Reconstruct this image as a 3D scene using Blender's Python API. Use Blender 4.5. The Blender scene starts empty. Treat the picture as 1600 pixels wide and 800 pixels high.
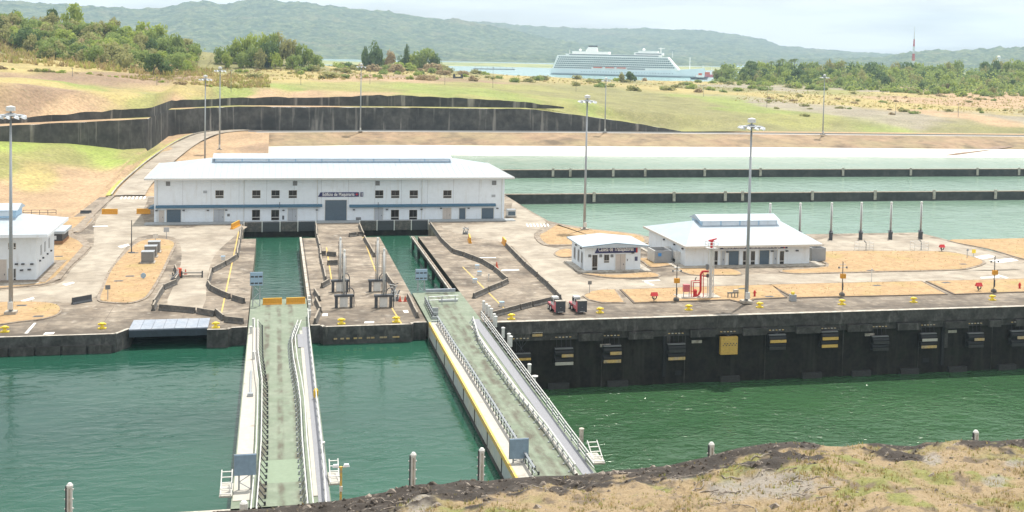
import bpy, math, random
import numpy as np
from mathutils import Vector, Matrix
R = math.radians
S = bpy.context.scene
COL = S.collection
random.seed(7)
# ------------------------------------------------------------------ camera, world, sun, exposure
# world axes: X along the lock chamber, Y across it and away, Z up, quay level = 0, metres
CAM_H, FPX, PCY = 37.0, 1760.0, 165.0
YAW, PIT, ROL = R(11.9), R(2.7), R(1.15)
fw = Vector((math.sin(YAW)*math.cos(PIT), math.cos(YAW)*math.cos(PIT), -math.sin(PIT)))
r0 = Vector((math.cos(YAW), -math.sin(YAW), 0)); u0 = r0.cross(fw)
rt = r0*math.cos(ROL)+u0*math.sin(ROL); up = -r0*math.sin(ROL)+u0*math.cos(ROL)
cd = bpy.data.cameras.new('camera'); cam = bpy.data.objects.new('camera', cd); COL.objects.link(cam)
m = Matrix.Identity(4)
for i in range(3):
    m[i][0], m[i][1], m[i][2] = rt[i], up[i], -fw[i]
m[2][3] = CAM_H
cam.matrix_world = m
cd.sensor_width = 36; cd.lens = FPX/1600*36; cd.shift_y = -(400-PCY)/1600
cd.clip_start = 0.5; cd.clip_end = 60000
S.camera = cam

SUN_EL, SUN_AZ = R(71), R(40)          # azimuth from +Y towards +X
W = bpy.data.worlds.new('World'); S.world = W; W.use_nodes = True
nt = W.node_tree; nt.nodes.clear()
wo = nt.nodes.new('ShaderNodeOutputWorld'); bg = nt.nodes.new('ShaderNodeBackground')
sk = nt.nodes.new('ShaderNodeTexSky'); sk.sky_type = 'NISHITA'; sk.sun_disc = False
sk.sun_elevation = SUN_EL; sk.sun_rotation = SUN_AZ
sk.air_density = 1.0; sk.dust_density = 2.5; sk.ozone_density = 1.0
tc = nt.nodes.new('ShaderNodeTexCoord'); mp = nt.nodes.new('ShaderNodeMapping')
mp.inputs['Scale'].default_value = (1.8, 1.8, 14.0)
n1 = nt.nodes.new('ShaderNodeTexNoise'); n1.inputs['Scale'].default_value = 2.2; n1.inputs['Detail'].default_value = 7; n1.inputs['Roughness'].default_value = .55
cr = nt.nodes.new('ShaderNodeMapRange'); cr.inputs[1].default_value = .38; cr.inputs[2].default_value = .58
cr.inputs[3].default_value = 0.45; cr.inputs[4].default_value = 1.0
mx = nt.nodes.new('ShaderNodeMix'); mx.data_type = 'RGBA'
mx.inputs[7].default_value = (8.3, 8.25, 7.9, 1)      # thin bright cloud, same units as the sky
L = nt.links.new
L(tc.outputs['Generated'], mp.inputs[0]); L(mp.outputs[0], n1.inputs['Vector']); L(n1.outputs[0], cr.inputs[0])
L(cr.outputs[0], mx.inputs[0]); L(sk.outputs[0], mx.inputs[6]); L(mx.outputs[2], bg.inputs[0]); L(bg.outputs[0], wo.inputs[0])
bg.inputs[1].default_value = 0.10
sd = bpy.data.lights.new('sun', 'SUN'); sun = bpy.data.objects.new('sun', sd); COL.objects.link(sun)
sd.energy = 3.2; sd.angle = R(0.6); sd.color = (1.0, .945, .85)
sdir = Vector((math.sin(SUN_AZ)*math.cos(SUN_EL), math.cos(SUN_AZ)*math.cos(SUN_EL), math.sin(SUN_EL)))
sun.rotation_euler = sdir.to_track_quat('Z', 'Y').to_euler(); sun.location = (40, 200, 120)
S.view_settings.view_transform = 'Standard'; S.view_settings.look = 'None'
S.view_settings.exposure = 0.72; S.view_settings.gamma = 1
S.cycles.use_denoising = True; S.cycles.max_bounces = 6; S.cycles.volume_bounces = 0; S.cycles.transparent_max_bounces = 8
S.cycles.sample_clamp_indirect = 4; S.cycles.caustics_reflective = False; S.cycles.caustics_refractive = False

# ------------------------------------------------------------------ helpers
def P2(x, y, z=0.0):
    """survey: the plan position seen at photo pixel (x,y) for a point at height z"""
    d = fw + rt*((x-800)/FPX) - up*((y-PCY)/FPX)
    t = (z-CAM_H)/d.z
    return Vector((d.x*t, d.y*t, z))
def PY(x, y, Y):
    d = fw + rt*((x-800)/FPX) - up*((y-PCY)/FPX)
    t = Y/d.y
    return Vector((d.x*t, Y, CAM_H+d.z*t))
def hz(x):  return 74.6+.02*(x-430)

class MB:
    def __init__(s, o=(0, 0, 0)): s.v = []; s.f = []; s.m = []; s.o = Vector(o); s.k = 0
    def mat(s, k): s.k = k; return s
    def add(s, vs, fs):
        b = len(s.v); o = s.o
        s.v += [(p[0]-o[0], p[1]-o[1], p[2]-o[2]) for p in vs]
        s.f += [tuple(b+i for i in f) for f in fs]; s.m += [s.k]*len(fs); return s
    def box(s, x0, x1, y0, y1, z0, z1):
        return s.add([(x0,y0,z0),(x1,y0,z0),(x1,y1,z0),(x0,y1,z0),(x0,y0,z1),(x1,y0,z1),(x1,y1,z1),(x0,y1,z1)],
                     [(0,3,2,1),(4,5,6,7),(0,1,5,4),(1,2,6,5),(2,3,7,6),(3,0,4,7)])
    def obox(s, c, a, rz=0.0, tap=1.0):
        """box on its base centre c, size a(x,y,z); top scaled by tap"""
        cs, sn = math.cos(rz), math.sin(rz); vs = []
        for z, t in ((0, 1), (a[2], tap)):
            for x, y in ((-1,-1),(1,-1),(1,1),(-1,1)):
                X, Y = x*a[0]/2*t, y*a[1]/2*t
                vs.append((c[0]+X*cs-Y*sn, c[1]+X*sn+Y*cs, c[2]+z))
        return s.add(vs, [(0,3,2,1),(4,5,6,7),(0,1,5,4),(1,2,6,5),(2,3,7,6),(3,0,4,7)])
    def prism(s, poly, z0, z1, bottom=True):
        n = len(poly)
        a = sum(poly[i][0]*poly[(i+1)%n][1]-poly[(i+1)%n][0]*poly[i][1] for i in range(n))
        if a < 0: poly = poly[::-1]
        vs = [(p[0], p[1], z0) for p in poly]+[(p[0], p[1], z1) for p in poly]
        fs = [tuple(range(n, 2*n))]
        if bottom: fs.append(tuple(range(n-1, -1, -1)))
        fs += [(i, (i+1)%n, n+(i+1)%n, n+i) for i in range(n)]
        return s.add(vs, fs)
    def tube(s, p, q, r, n=6, r2=None, cap=True):
        p, q = Vector(p), Vector(q); d = q-p
        if d.length < 1e-6: return s
        a = d.orthogonal().normalized(); b = d.normalized().cross(a); r2 = r if r2 is None else r2
        vs = []
        for c, rr in ((p, r), (q, r2)):
            for i in range(n):
                t = 2*math.pi*(i+.5)/n; vs.append(c+a*math.cos(t)*rr+b*math.sin(t)*rr)
        fs = [(i, (i+1)%n, n+(i+1)%n, n+i) for i in range(n)]
        if cap: fs += [tuple(range(n-1, -1, -1)), tuple(range(n, 2*n))]
        return s.add(vs, fs)
    def path(s, pts, r, n=6):
        for a, b in zip(pts[:-1], pts[1:]): s.tube(a, b, r, n)
        return s
    def lathe(s, c, prof, n=12):
        vs = []; fs = []
        for r, z in prof:
            for i in range(n):
                t = 2*math.pi*i/n; vs.append((c[0]+r*math.cos(t), c[1]+r*math.sin(t), c[2]+z))
        for j in range(len(prof)-1):
            for i in range(n): fs.append((j*n+i, j*n+(i+1)%n, (j+1)*n+(i+1)%n, (j+1)*n+i))
        fs.append(tuple(range(n-1, -1, -1))); fs.append(tuple(range((len(prof)-1)*n, len(prof)*n)))
        return s.add(vs, fs)
    def quad(s, *p): return s.add(p, [tuple(range(len(p)))])
    def mesh(s, name, mats, smooth=False):
        me = bpy.data.meshes.new(name); me.from_pydata(s.v, [], s.f)
        if not isinstance(mats, (list, tuple)): mats = [mats]
        for q in mats: me.materials.append(q)
        if len(mats) > 1: me.polygons.foreach_set('material_index', s.m)
        if smooth: me.polygons.foreach_set('use_smooth', [True]*len(me.polygons))
        me.update(); return me
    def build(s, name, mats, parent=None, smooth=False, loc=None, rz=None):
        o = bpy.data.objects.new(name, s.mesh(name, mats, smooth)); COL.objects.link(o)
        if parent is not None: o.parent = parent
        if loc is not None: o.location = loc
        if rz is not None: o.rotation_euler[2] = rz
        return o
def tag(o, label=None, cat=None, group=None, kind=None):
    for k, v in (('label', label), ('category', cat), ('group', group), ('kind', kind)):
        if v: o[k] = v
    return o
def thing(name, label, cat, loc=(0, 0, 0), rz=0.0, group=None):
    o = bpy.data.objects.new(name, None); COL.objects.link(o); o.empty_display_size = .3
    o.location = loc; o.rotation_euler[2] = rz
    return tag(o, label, cat, group)
def copy_tree(o, parent=None):
    c = o.copy(); COL.objects.link(c); c.parent = parent
    for ch in o.children: copy_tree(ch, c)
    return c
def struct(o): o['kind'] = 'structure'; return o

# ------------------------------------------------------------------ materials
MATS = {}
def mat(name, col, rough=.7, var=0.0, scale=1.0, col2=None, thr=(.35, .65), metal=0.0, spec=.5, bump=0.0, bscale=None,
        streak=None, stain=None, attr=None, coat=0.0, detail=5.0, bands=None, edge=None):
    """procedural material: base colour broken up by two scales of noise, optional vertical streaks and stains"""
    mt = bpy.data.materials.new(name); mt.use_nodes = True; t = mt.node_tree; ns = t.nodes; l = t.links.new
    b = ns['Principled BSDF']; b.inputs['Roughness'].default_value = rough; b.inputs['Metallic'].default_value = metal
    b.inputs['Specular IOR Level'].default_value = spec
    c4 = lambda c: (c[0], c[1], c[2], 1)
    geo = ns.new('ShaderNodeNewGeometry'); pos = geo.outputs['Position']
    def noise(sc, det=detail, vec=pos, ro=.55):
        n = ns.new('ShaderNodeTexNoise'); n.inputs['Scale'].default_value = sc; n.inputs['Detail'].default_value = det
        n.inputs['Roughness'].default_value = ro; l(vec, n.inputs['Vector']); return n.outputs[0]
    def rng(v, a, b_, c, d):
        r = ns.new('ShaderNodeMapRange'); l(v, r.inputs[0])
        for i, q in enumerate((a, b_, c, d)): r.inputs[i+1].default_value = q
        return r.outputs[0]
    def mix(f, a, b_, mode='MIX'):
        x = ns.new('ShaderNodeMix'); x.data_type = 'RGBA'; x.blend_type = mode
        for s_, q in ((0, f), (6, a), (7, b_)):
            if hasattr(q, 'is_linked'): l(q, x.inputs[s_])
            elif s_ == 0: x.inputs[0].default_value = q
            else: x.inputs[s_].default_value = c4(q)
        return x.outputs[2]
    if attr:
        a = ns.new('ShaderNodeAttribute'); a.attribute_name = attr; cur = a.outputs['Color']
    else:
        rgb = ns.new('ShaderNodeRGB'); rgb.outputs[0].default_value = c4(col); cur = rgb.outputs[0]
    if col2 is not None: cur = mix(rng(noise(scale), thr[0], thr[1], 0, 1), cur, col2)
    if var:
        v = rng(noise(scale*3.7, 6), .3, .7, 1-var, 1+var)
        h = ns.new('ShaderNodeVectorMath'); h.operation = 'SCALE'; l(cur, h.inputs[0]); l(v, h.inputs['Scale']); cur = h.outputs[0]
    if streak:   # (colour, horizontal scale, vertical scale, low, high, amount)
        mpn = ns.new('ShaderNodeMapping'); mpn.inputs['Scale'].default_value = streak[1] if isinstance(streak[1], tuple) else (streak[1], streak[1], streak[2]); l(pos, mpn.inputs[0])
        cur = mix(rng(noise(1.0, 5, mpn.outputs[0]), streak[3], streak[4], 0, streak[5]), cur, streak[0])
    if stain:    # (colour, scale, low, high, amount)
        for i in range(0, len(stain), 5):
            cur = mix(rng(noise(stain[i+1], 6, ro=.6), stain[i+2], stain[i+3], 0, stain[i+4]), cur, stain[i])
    if bands or edge:
        sx_ = ns.new('ShaderNodeSeparateXYZ'); l(pos, sx_.inputs[0])
        def math_(op, a_, b_, c_=None):
            q = ns.new('ShaderNodeMath'); q.operation = op
            for i, v in enumerate((a_, b_, c_)):
                if v is None: continue
                if hasattr(v, 'is_linked'): l(v, q.inputs[i])
                else: q.inputs[i].default_value = v
            return q.outputs[0]
    if bands:   # wheel and drip marks along Y: ((centre x, half width, amount)...), colour
        mpn = ns.new('ShaderNodeMapping'); mpn.inputs['Scale'].default_value = (.9, .33, 1); l(pos, mpn.inputs[0]); nz = noise(1.0, 5, mpn.outputs[0])
        for c_, hw, am in bands[0]:
            dd = math_('ABSOLUTE', math_('SUBTRACT', sx_.outputs[0], c_), 0)
            f = math_('MULTIPLY', rng(dd, hw*.4, hw, 1, 0), rng(nz, .40, .60, 0, am)); cur = mix(f, cur, bands[1])
    if edge:    # grime lying towards the quay edge: (y0, y1, colour, amount)
        f = rng(math_('ADD', sx_.outputs[1], rng(noise(.13, 5), 0, 1, -9, 9)), edge[0], edge[1], edge[3], 0); f2 = math_('MULTIPLY', f, rng(noise(.7, 6), .35, .62, .35, 1)); cur = mix(f2, cur, edge[2])
    l(cur, b.inputs['Base Color'])
    if bump:
        bn = ns.new('ShaderNodeBump'); bn.inputs['Strength'].default_value = 1.0; bn.inputs['Distance'].default_value = bump
        l(noise(bscale or scale*6, 6), bn.inputs['Height']); l(bn.outputs[0], b.inputs['Normal'])
    if coat: b.inputs['Coat Weight'].default_value = coat
    MATS[name] = mt; return mt
def water(name, col, wav, dist, rough, deep=None, dsc=.02, wav2=None, fres=1.333, sx=1.0, spec=.5):
    mt = bpy.data.materials.new(name); mt.use_nodes = True; t = mt.node_tree; ns = t.nodes; l = t.links.new
    b = ns['Principled BSDF']; b.inputs['Roughness'].default_value = rough; b.inputs['IOR'].default_value = fres; b.inputs['Specular IOR Level'].default_value = spec
    geo = ns.new('ShaderNodeNewGeometry')
    mpn = ns.new('ShaderNodeMapping'); mpn.inputs['Scale'].default_value = (sx, 1, 1); mpn.inputs['Rotation'].default_value = (0, 0, .35); l(geo.outputs['Position'], mpn.inputs[0])
    n = ns.new('ShaderNodeTexNoise'); n.inputs['Scale'].default_value = wav; n.inputs['Detail'].default_value = 4; n.inputs['Distortion'].default_value = .6; l(mpn.outputs[0], n.inputs['Vector'])
    n2 = ns.new('ShaderNodeTexNoise'); n2.inputs['Scale'].default_value = wav*.13; n2.inputs['Detail'].default_value = 3; l(geo.outputs['Position'], n2.inputs['Vector'])
    mu = ns.new('ShaderNodeMath'); mu.operation = 'MULTIPLY'; l(n.outputs[0], mu.inputs[0])
    r2 = ns.new('ShaderNodeMapRange'); r2.inputs[1].default_value = .35; r2.inputs[2].default_value = .62; r2.inputs[3].default_value = .25; r2.inputs[4].default_value = 1.0; l(n2.outputs[0], r2.inputs[0])
    l(r2.outputs[0], mu.inputs[1])
    bn = ns.new('ShaderNodeBump'); bn.inputs['Distance'].default_value = dist; l(mu.outputs[0], bn.inputs['Height']); l(bn.outputs[0], b.inputs['Normal'])
    n3 = ns.new('ShaderNodeTexNoise'); n3.inputs['Scale'].default_value = dsc; n3.inputs['Detail'].default_value = 4; l(mpn.outputs[0], n3.inputs['Vector'])
    r3 = ns.new('ShaderNodeMapRange'); r3.inputs[1].default_value = .35; r3.inputs[2].default_value = .65; l(n3.outputs[0], r3.inputs[0])
    x = ns.new('ShaderNodeMix'); x.data_type = 'RGBA'; l(r3.outputs[0], x.inputs[0])
    x.inputs[6].default_value = (*col, 1); x.inputs[7].default_value = (*(deep or col), 1); l(x.outputs[2], b.inputs['Base Color'])
    return mt
M_conc = mat('stained_concrete', (.315,.265,.205), .85, .28, .22, (.175,.138,.102), (.38,.66), stain=((.075,.058,.043), .15, .49, .65, .88, (.50,.455,.39), .55, .58, .70, .55, (.045,.036,.028), .9, .57, .71, .55, (.56,.52,.46), 2.2, .64, .74, .4), streak=((.12,.095,.072), (.10,.75,1), 1, .50, .66, .6), bump=.02, bscale=2, edge=(152, 164, (.070,.057,.045), .8))
M_road = mat('pale_road_concrete', (.365,.32,.258), .85, .2, .12, (.26,.22,.172), (.42,.66), stain=((.19,.155,.115), .3, .54, .71, .6, (.50,.465,.41), .6, .60, .74, .5, (.13,.105,.08), 1.6, .64, .74, .45), bump=.01)
M_walk = mat('weathered_kerb_concrete', (.30,.255,.205), .9, .25, .8, (.20,.155,.115), (.4,.65))
M_kerb = mat('dark_kerb', (.14,.11,.085), .9, .3, 1.5)
M_dirt = mat('dry_lawn', (.355,.235,.12), .95, .2, .35, (.41,.28,.15), (.4,.62), stain=((.31,.26,.085), .10, .54, .70, .6, (.24,.145,.075), .9, .58, .72, .6, (.17,.11,.06), 3.0, .64, .74, .6), bump=.05, bscale=5)
M_wallb = mat('black_wet_and_shade_concrete', (.0125,.0112,.009), .75, .4, .5, (.023,.020,.0155), (.4,.6), spec=.25, streak=((.045,.042,.034), .8, .10, .52, .72, .7), stain=((.012,.018,.010), .5, .52, .68, .6))
M_wallt = mat('dark_wall_coping', (.072,.069,.064), .85, .3, .7, (.037,.035,.032), (.4,.6), streak=((.20,.19,.18), 1.2, .3, .58, .74, .6))
M_cope = mat('pale_coping', (.46,.425,.37), .85, .18, 1.0, (.30,.265,.22), (.45,.62))
M_white = mat('white_wall_paint', (.72,.78,.84), .7, .04, .3, streak=((.52,.52,.50), 1.5, .18, .56, .75, .4), stain=((.5,.5,.47), .8, .6, .75, .25))
M_roof = mat('white_metal_roof', (.40,.462,.515), .45, .05, .5, (.37,.432,.488), (.4,.6), streak=((.33,.38,.42), (1.4,.10,1), 1, .58, .75, .5))
M_blue = mat('blue_trim', (.055,.14,.22), .5, .1, 1.0)
M_lblue = mat('pale_blue_trim', (.42,.60,.76), .55, .1, 1.0)
M_shut = mat('slate_roller_shutter', (.085,.125,.165), .55, .1, 1.0)
M_grille = mat('grey_louvre', (.17,.175,.18), .6, .1, 2.0)
M_ldoor = mat('pale_grey_door', (.40,.43,.47), .6, .06, 1.0)
M_tdoor = mat('beige_door', (.52,.47,.43), .6, .06, 1.0)
M_glass = mat('dark_window_glass', (.022,.020,.019), .12, .2, 1.0, spec=.6)
M_navy = mat('navy_sign', (.02,.025,.11), .5)
M_red = mat('red_paint', (.52,.028,.03), .4, .12, 2.0)
M_pink = mat('faded_red_paint', (.55,.14,.16), .45, .15, 2.0)
M_wp = mat('white_paint', (.62,.62,.60), .55, .08, 1.2)
M_lamp = mat('lamp_housing_white', (.80,.82,.85), .35)
M_galv = mat('galvanised_steel', (.36,.385,.41), .45, .12, 2.0, metal=.25)
M_gdk = mat('dark_steel', (.06,.065,.075), .5, .2, 2.0, metal=.2)
M_yel = mat('yellow_paint', (.74,.46,.035), .55, .15, 1.2, stain=((.45,.25,.05), 1.5, .58, .7, .5))
M_yelp = mat('worn_yellow_line', (.62,.42,.10), .7, .2, 1.0, stain=((.36,.29,.2), 1.8, .52, .62, .7))
M_ylt = mat('yellow_bollard', (.80,.60,.04), .5, .1, 2.0)
M_org = mat('orange_plastic', (.66,.30,.02), .5, .15, 1.5)
M_barr = mat('weathered_barrier_concrete', (.085,.082,.078), .85, .3, 1.2, (.15,.135,.115), (.45,.68))
M_barl = mat('barrier_top_concrete', (.30,.26,.21), .85, .3, 1.2)
M_green = mat('green_gate_deck', (.165,.205,.145), .75, .14, .35, (.20,.235,.175), (.4,.6), bands=(((.85,.42,.8),(-.72,.5,.9),(2.45,.5,.75),(24.5,.75,.85),(23.2,.5,.6),(25.7,.45,.75)), (.085,.072,.05)), stain=((.085,.066,.046), .38, .60, .74, .5, (.27,.315,.25), 1.3, .60, .72, .5))
M_apron = mat('cream_gate_apron', (.44,.42,.375), .8, .08, .6, stain=((.17,.115,.085), .42, .62, .74, .75))
M_grate = mat('grey_walkway_grating', (.25,.255,.28), .6, .1, 1.5)
M_side = mat('gate_side_plates', (.42,.44,.45), .6, .12, .4, (.50,.48,.42), (.4,.6), streak=((.32,.22,.13), .9, .25, .60, .78, .6))
M_bluep = mat('slate_blue_panel', (.20,.29,.39), .55, .12, .7)
M_signb = mat('pale_blue_board', (.30,.43,.56), .5, .1, 2.0)
M_deckg = mat('blue_grey_steel_deck', (.25,.29,.35), .6, .15, .6, (.30,.33,.38), (.4,.6))
M_deckd = mat('navy_steel_beam', (.03,.042,.06), .5, .2, .8)
M_black = mat('black_rubber', (.016,.017,.018), .8, .2, 2.0)
M_fend = mat('fender_timber_yellow', (.52,.36,.14), .7, .2, 1.0, (.42,.33,.22), (.45,.62), stain=((.09,.07,.05), 1.2, .60, .72, .8))
M_fpad = mat('fender_pad_dark', (.035,.035,.034), .7, .25, 1.2)
M_lin = mat('white_basin_lining', (.74,.71,.65), .7, .05, .05, streak=((.5,.47,.42), .12, .5, .62, .8, .4))
# ------------------------------------------------------------------ shared numeric noise
def _h(ix, iy, s):
    n = (ix*374761393 + iy*668265263 + s*974711) & 0x7fffffff
    n = ((n ^ (n >> 13))*1274126177) & 0x7fffffff
    return ((n ^ (n >> 16)) & 0xffff)/65535.0
def vnoise(X, Y, s=0):
    X = np.asarray(X, float); Y = np.asarray(Y, float)
    ix = np.floor(X).astype(np.int64); iy = np.floor(Y).astype(np.int64); fx = X-ix; fy = Y-iy
    fx = fx*fx*(3-2*fx); fy = fy*fy*(3-2*fy)
    a, b, c, d = _h(ix, iy, s), _h(ix+1, iy, s), _h(ix, iy+1, s), _h(ix+1, iy+1, s)
    return (a*(1-fx)+b*fx)*(1-fy)+(c*(1-fx)+d*fx)*fy
def fbm(X, Y, sc, oc=4, s=0):
    X = np.asarray(X, float)*sc; Y = np.asarray(Y, float)*sc; t = 0; a = .5
    for k in range(oc):
        t = t+a*(vnoise(X+17.3*k, Y-9.1*k, s+k)-.5); X = X*2.03; Y = Y*2.03; a *= .5
    return t*2
def ss(t): t = np.clip(t, 0, 1); return t*t*(3-2*t)
def interp(x, xs, ys): return np.interp(x, xs, ys)
def grid(name, X, Y, Z, mt, col=None, parent=None, smooth=True):
    n, mm = X.shape
    v = np.stack([X, Y, Z], -1).reshape(-1, 3)
    i = np.arange(n*mm).reshape(n, mm)
    f = np.stack([i[:-1, :-1], i[:-1, 1:], i[1:, 1:], i[1:, :-1]], -1).reshape(-1, 4)
    me = bpy.data.meshes.new(name); me.from_pydata(v.tolist(), [], f.tolist()); me.materials.append(mt)
    if smooth: me.polygons.foreach_set('use_smooth', [True]*len(me.polygons))
    if col is not None:
        at = me.color_attributes.new('cover', 'FLOAT_COLOR', 'POINT')
        c = np.concatenate([col.reshape(-1, 3), np.ones((n*mm, 1))], 1).astype(np.float32)
        at.data.foreach_set('color', c.ravel())
    me.update(); o = bpy.data.objects.new(name, me); COL.objects.link(o)
    if parent: o.parent = parent
    return o
def pix(X, Y, Z):
    """photo pixel of a point (used to lay ground cover where the survey found it)"""
    X, Y, Z = (np.asarray(a, float) for a in (X, Y, Z))
    d = lambda v: X*v[0]+Y*v[1]+(Z-CAM_H)*v[2]
    w = d(fw); return 800+FPX*d(rt)/w, PCY-FPX*d(up)/w
def xy(pts, z=0): return [tuple(P2(a, b, z)[:2]) for a, b in pts]
def smooth_poly(pts, k=4, closed=True):
    out = []; n = len(pts)
    for i in range(n if closed else n-1):
        p = [Vector(pts[(i+j) % n] if closed else pts[min(max(i+j, 0), n-1)]) for j in (-1, 0, 1, 2)]
        for s in range(k):
            t = s/k
            out.append(tuple(.5*((2*p[1])+(p[2]-p[0])*t+(2*p[0]-5*p[1]+4*p[2]-p[3])*t*t+(3*p[1]-p[0]-3*p[2]+p[3])*t**3)))
    if not closed: out.append(tuple(pts[-1]))
    return out
def inset(poly, d):
    n = len(poly); a = sum(poly[i][0]*poly[(i+1)%n][1]-poly[(i+1)%n][0]*poly[i][1] for i in range(n))
    sg = 1 if a > 0 else -1; out = []
    for i in range(n):
        p, q, r = Vector(poly[i-1]), Vector(poly[i]), Vector(poly[(i+1)%n])
        e1 = (q-p).normalized(); e2 = (r-q).normalized()
        nn = Vector((-(e1.y+e2.y), e1.x+e2.x)); k = nn.length
        if k < 1e-5: out.append(tuple(q)); continue
        nn = nn/k; c = max(.5, nn.dot(Vector((-e1.y, e1.x))))
        out.append(tuple(q+nn*(sg*d/c)))
    return out

WL_HI, WL_LO, WL_BAS, WL_LAKE = -2.4, -9.7, -2.5, 4.0
HAZE = 1.2e-4
QE = 150.2     # line of the far quay edge
NE = 91.0      # line of the near quay edge
# ------------------------------------------------------------------ water
M_wl = water('upper_chamber_water', (.025,.100,.062), .8, .16, .10, (.008,.050,.034), .022, sx=.45, spec=.36)
M_wr = water('lower_chamber_water', (.040,.098,.042), 1.0, .55, .1, (.026,.072,.031), .03, sx=.6, spec=.4)
M_wb = water('basin_water', (.138,.225,.168), .5, .5, .2, (.17,.255,.195), .012, sx=.5, spec=.22)
M_wk = water('lake_water', (.22,.36,.35), .15, .15, .2)
def sheet(name, mt, x0, x1, y0, y1, z):
    return struct(MB().quad((x0,y0,z),(x1,y0,z),(x1,y1,z),(x0,y1,z)).build(name, mt))
sheet('lock_chamber_water', M_wl, -260, 27.0, 60, 240, WL_HI)
sheet('drained_chamber_water', M_wr, 27.2, 420, 60, 160, WL_LO)
sheet('basin_water', M_wb, -8, 900, 205, 286.0, WL_BAS)
sheet('basin_water', M_wb, -8, 900, 287.0, 346.0, WL_BAS)
sheet('basin_water', M_wb, -8, 900, 347.0, 470, WL_BAS)
sheet('lake_water', M_wk, -2600, 4200, 985, 6400, WL_LAKE)

# ------------------------------------------------------------------ quay slab with the two gate recesses
recess = [(-120,150.0),(-19.6,149.9),(-18.2,152.6),(-18.2,176.0),(-8.4,176.0),(-8.4,150.7),(-5.7,150.5),(-5.3,151.3),(-3.3,151.5),
  (-3.3,222),(-6.0,222),(-6.0,238.4),(8.6,238.4),(8.6,222),(4.95,222),(4.95,151.3),(6.2,151.3),(6.6,150.3),(18.4,150.3),(18.8,151.2),(20.55,151.2),
  (20.55,222),(17.8,222),(17.8,238.4),(32.4,238.4),(32.4,222),(28.2,222),(28.2,150.4),(30.1,150.4)]
back = [(300,150.4),(300,150.4+38)] + [(170,176)] + [(138.6,186.6),(136.1,218.0),(109.0,218.0),(108.0,213.0),(84,213.5),(76.5,216.5),(67.5,226.6),(61.2,235.9),(59.4,240.4),(58.9,255),(58.7,286.4),(-42,286.4),(-42,300),(-120,300)]
q = MB(); q.prism(recess+back, -13.5, 0.0)
quay = struct(q.build('quay', M_conc))
MB().box(-18.2, -8.4, 156.4, 176.0, -.6, -.002).build('intake_cover_slab', M_conc, quay)
# near quay under the visitors' slope
nq = struct(MB().box(-120, 300, 40, NE, -13.5, 0.0).build('near_quay', M_conc))
MB().box(-120, 300, NE-.55, NE+.02, 0.0, .10).build('coping', M_cope, nq)
# wall faces of the high-water side (dark, weathered) set just proud of the slab, with their pale copings
def wall_thing(name, label, pts, z0, z1, mt, cope=True):
    c = Vector((pts[0][0], pts[0][1], 0)); t = thing(name, label, 'wall', c)
    w = MB(c); k = MB(c)
    for (ax, ay), (bx, by) in zip(pts[:-1], pts[1:]):
        d = Vector((bx-ax, by-ay)).normalized(); n = Vector((d.y, -d.x))
        a0 = (ax+n.x*.04, ay+n.y*.04); b0 = (bx+n.x*.04, by+n.y*.04)
        w.quad((*a0, z0), (*b0, z0), (*b0, z1), (*a0, z1))
        k.quad((*a0, z1), (*b0, z1), (bx-n.x*.42, by-n.y*.42, z1), (ax-n.x*.42, ay-n.y*.42, z1))
    w.build('wall_face', mt, t)
    if cope: k.build('coping', M_cope, t)
    return t
M_wallq = mat('weathered_quay_wall', (.085,.085,.082), .85, .35, .6, (.04,.04,.038), (.4,.62), streak=((.20,.185,.165), 1.6, .35, .58, .74, .55))
tq = wall_thing('quay_wall', 'dark weathered quay wall with pale coping left of the steel bridge deck', [(-120,150.0),(-19.6,149.9),(-18.2,152.6)], -8, .012, M_wallq)
wall_thing('quay_wall', 'dark stub of quay wall between the steel bridge deck and the straight gate', [(-8.4,150.7),(-5.7,150.5),(-5.3,151.3),(-3.3,151.5)], -8, .012, M_wallq)
wall_thing('pier_wall', 'dark front wall of the pier between the two gate recesses', [(4.95,151.3),(6.2,151.3),(6.6,150.3),(18.4,150.3),(18.8,151.2),(20.55,151.2)], -8, .012, M_wallq)
for k in range(9):
    x = -21.5-k*3.1; b = MB((x, 150, 0)); b.box(x-1.4, x+1.4, 149.55, 149.94, -2.6, -1.35); ob = b.build('bearing_block', M_wallt, tq); ob.location = Vector((x, 150, 0))-tq.location
# recess walls: pale lower kerbs on the pier edges
MB().box(4.96, 5.35, 163, 221.9, -.02, .22).build('recess_edge_kerb', M_cope, quay)
MB().box(26.75, 27.3, 169.6, 221.5, -.5, .0).build('recess_rail_ledge', M_wallq, quay); [MB().box(26.8, 27.25, y, y+.6, -13, -.5).build('ledge_pier', M_wallb, quay) for y in (171, 181, 191, 201, 211, 220)]; sheet('recess_water', M_wl, 27.0, 28.15, 169.5, 238.3, WL_HI); MB().box(26.7, 26.92, 169.6, 221.5, .0, .16).build('ledge_rail', M_cope, quay); MB().box(27.05, 27.32, 169.6, 221.5, .0, .12).build('ledge_rail', M_walk, quay)
for lb_, pts in (('dark side wall of the oblique recess below the bent barriers', [(28.2,222),(28.2,151.0)]), ('dark end wall of the oblique recess under the machinery building', [(17.8,238.4),(32.4,238.4)]), ('dark end wall of the straight recess under the machinery building', [(-6.0,238.4),(8.6,238.4)])):
    wall_thing('recess_wall', lb_, pts, -8, -.01, M_wallb, False)  # near-black face colour stands in for the shade inside the recesses
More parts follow.
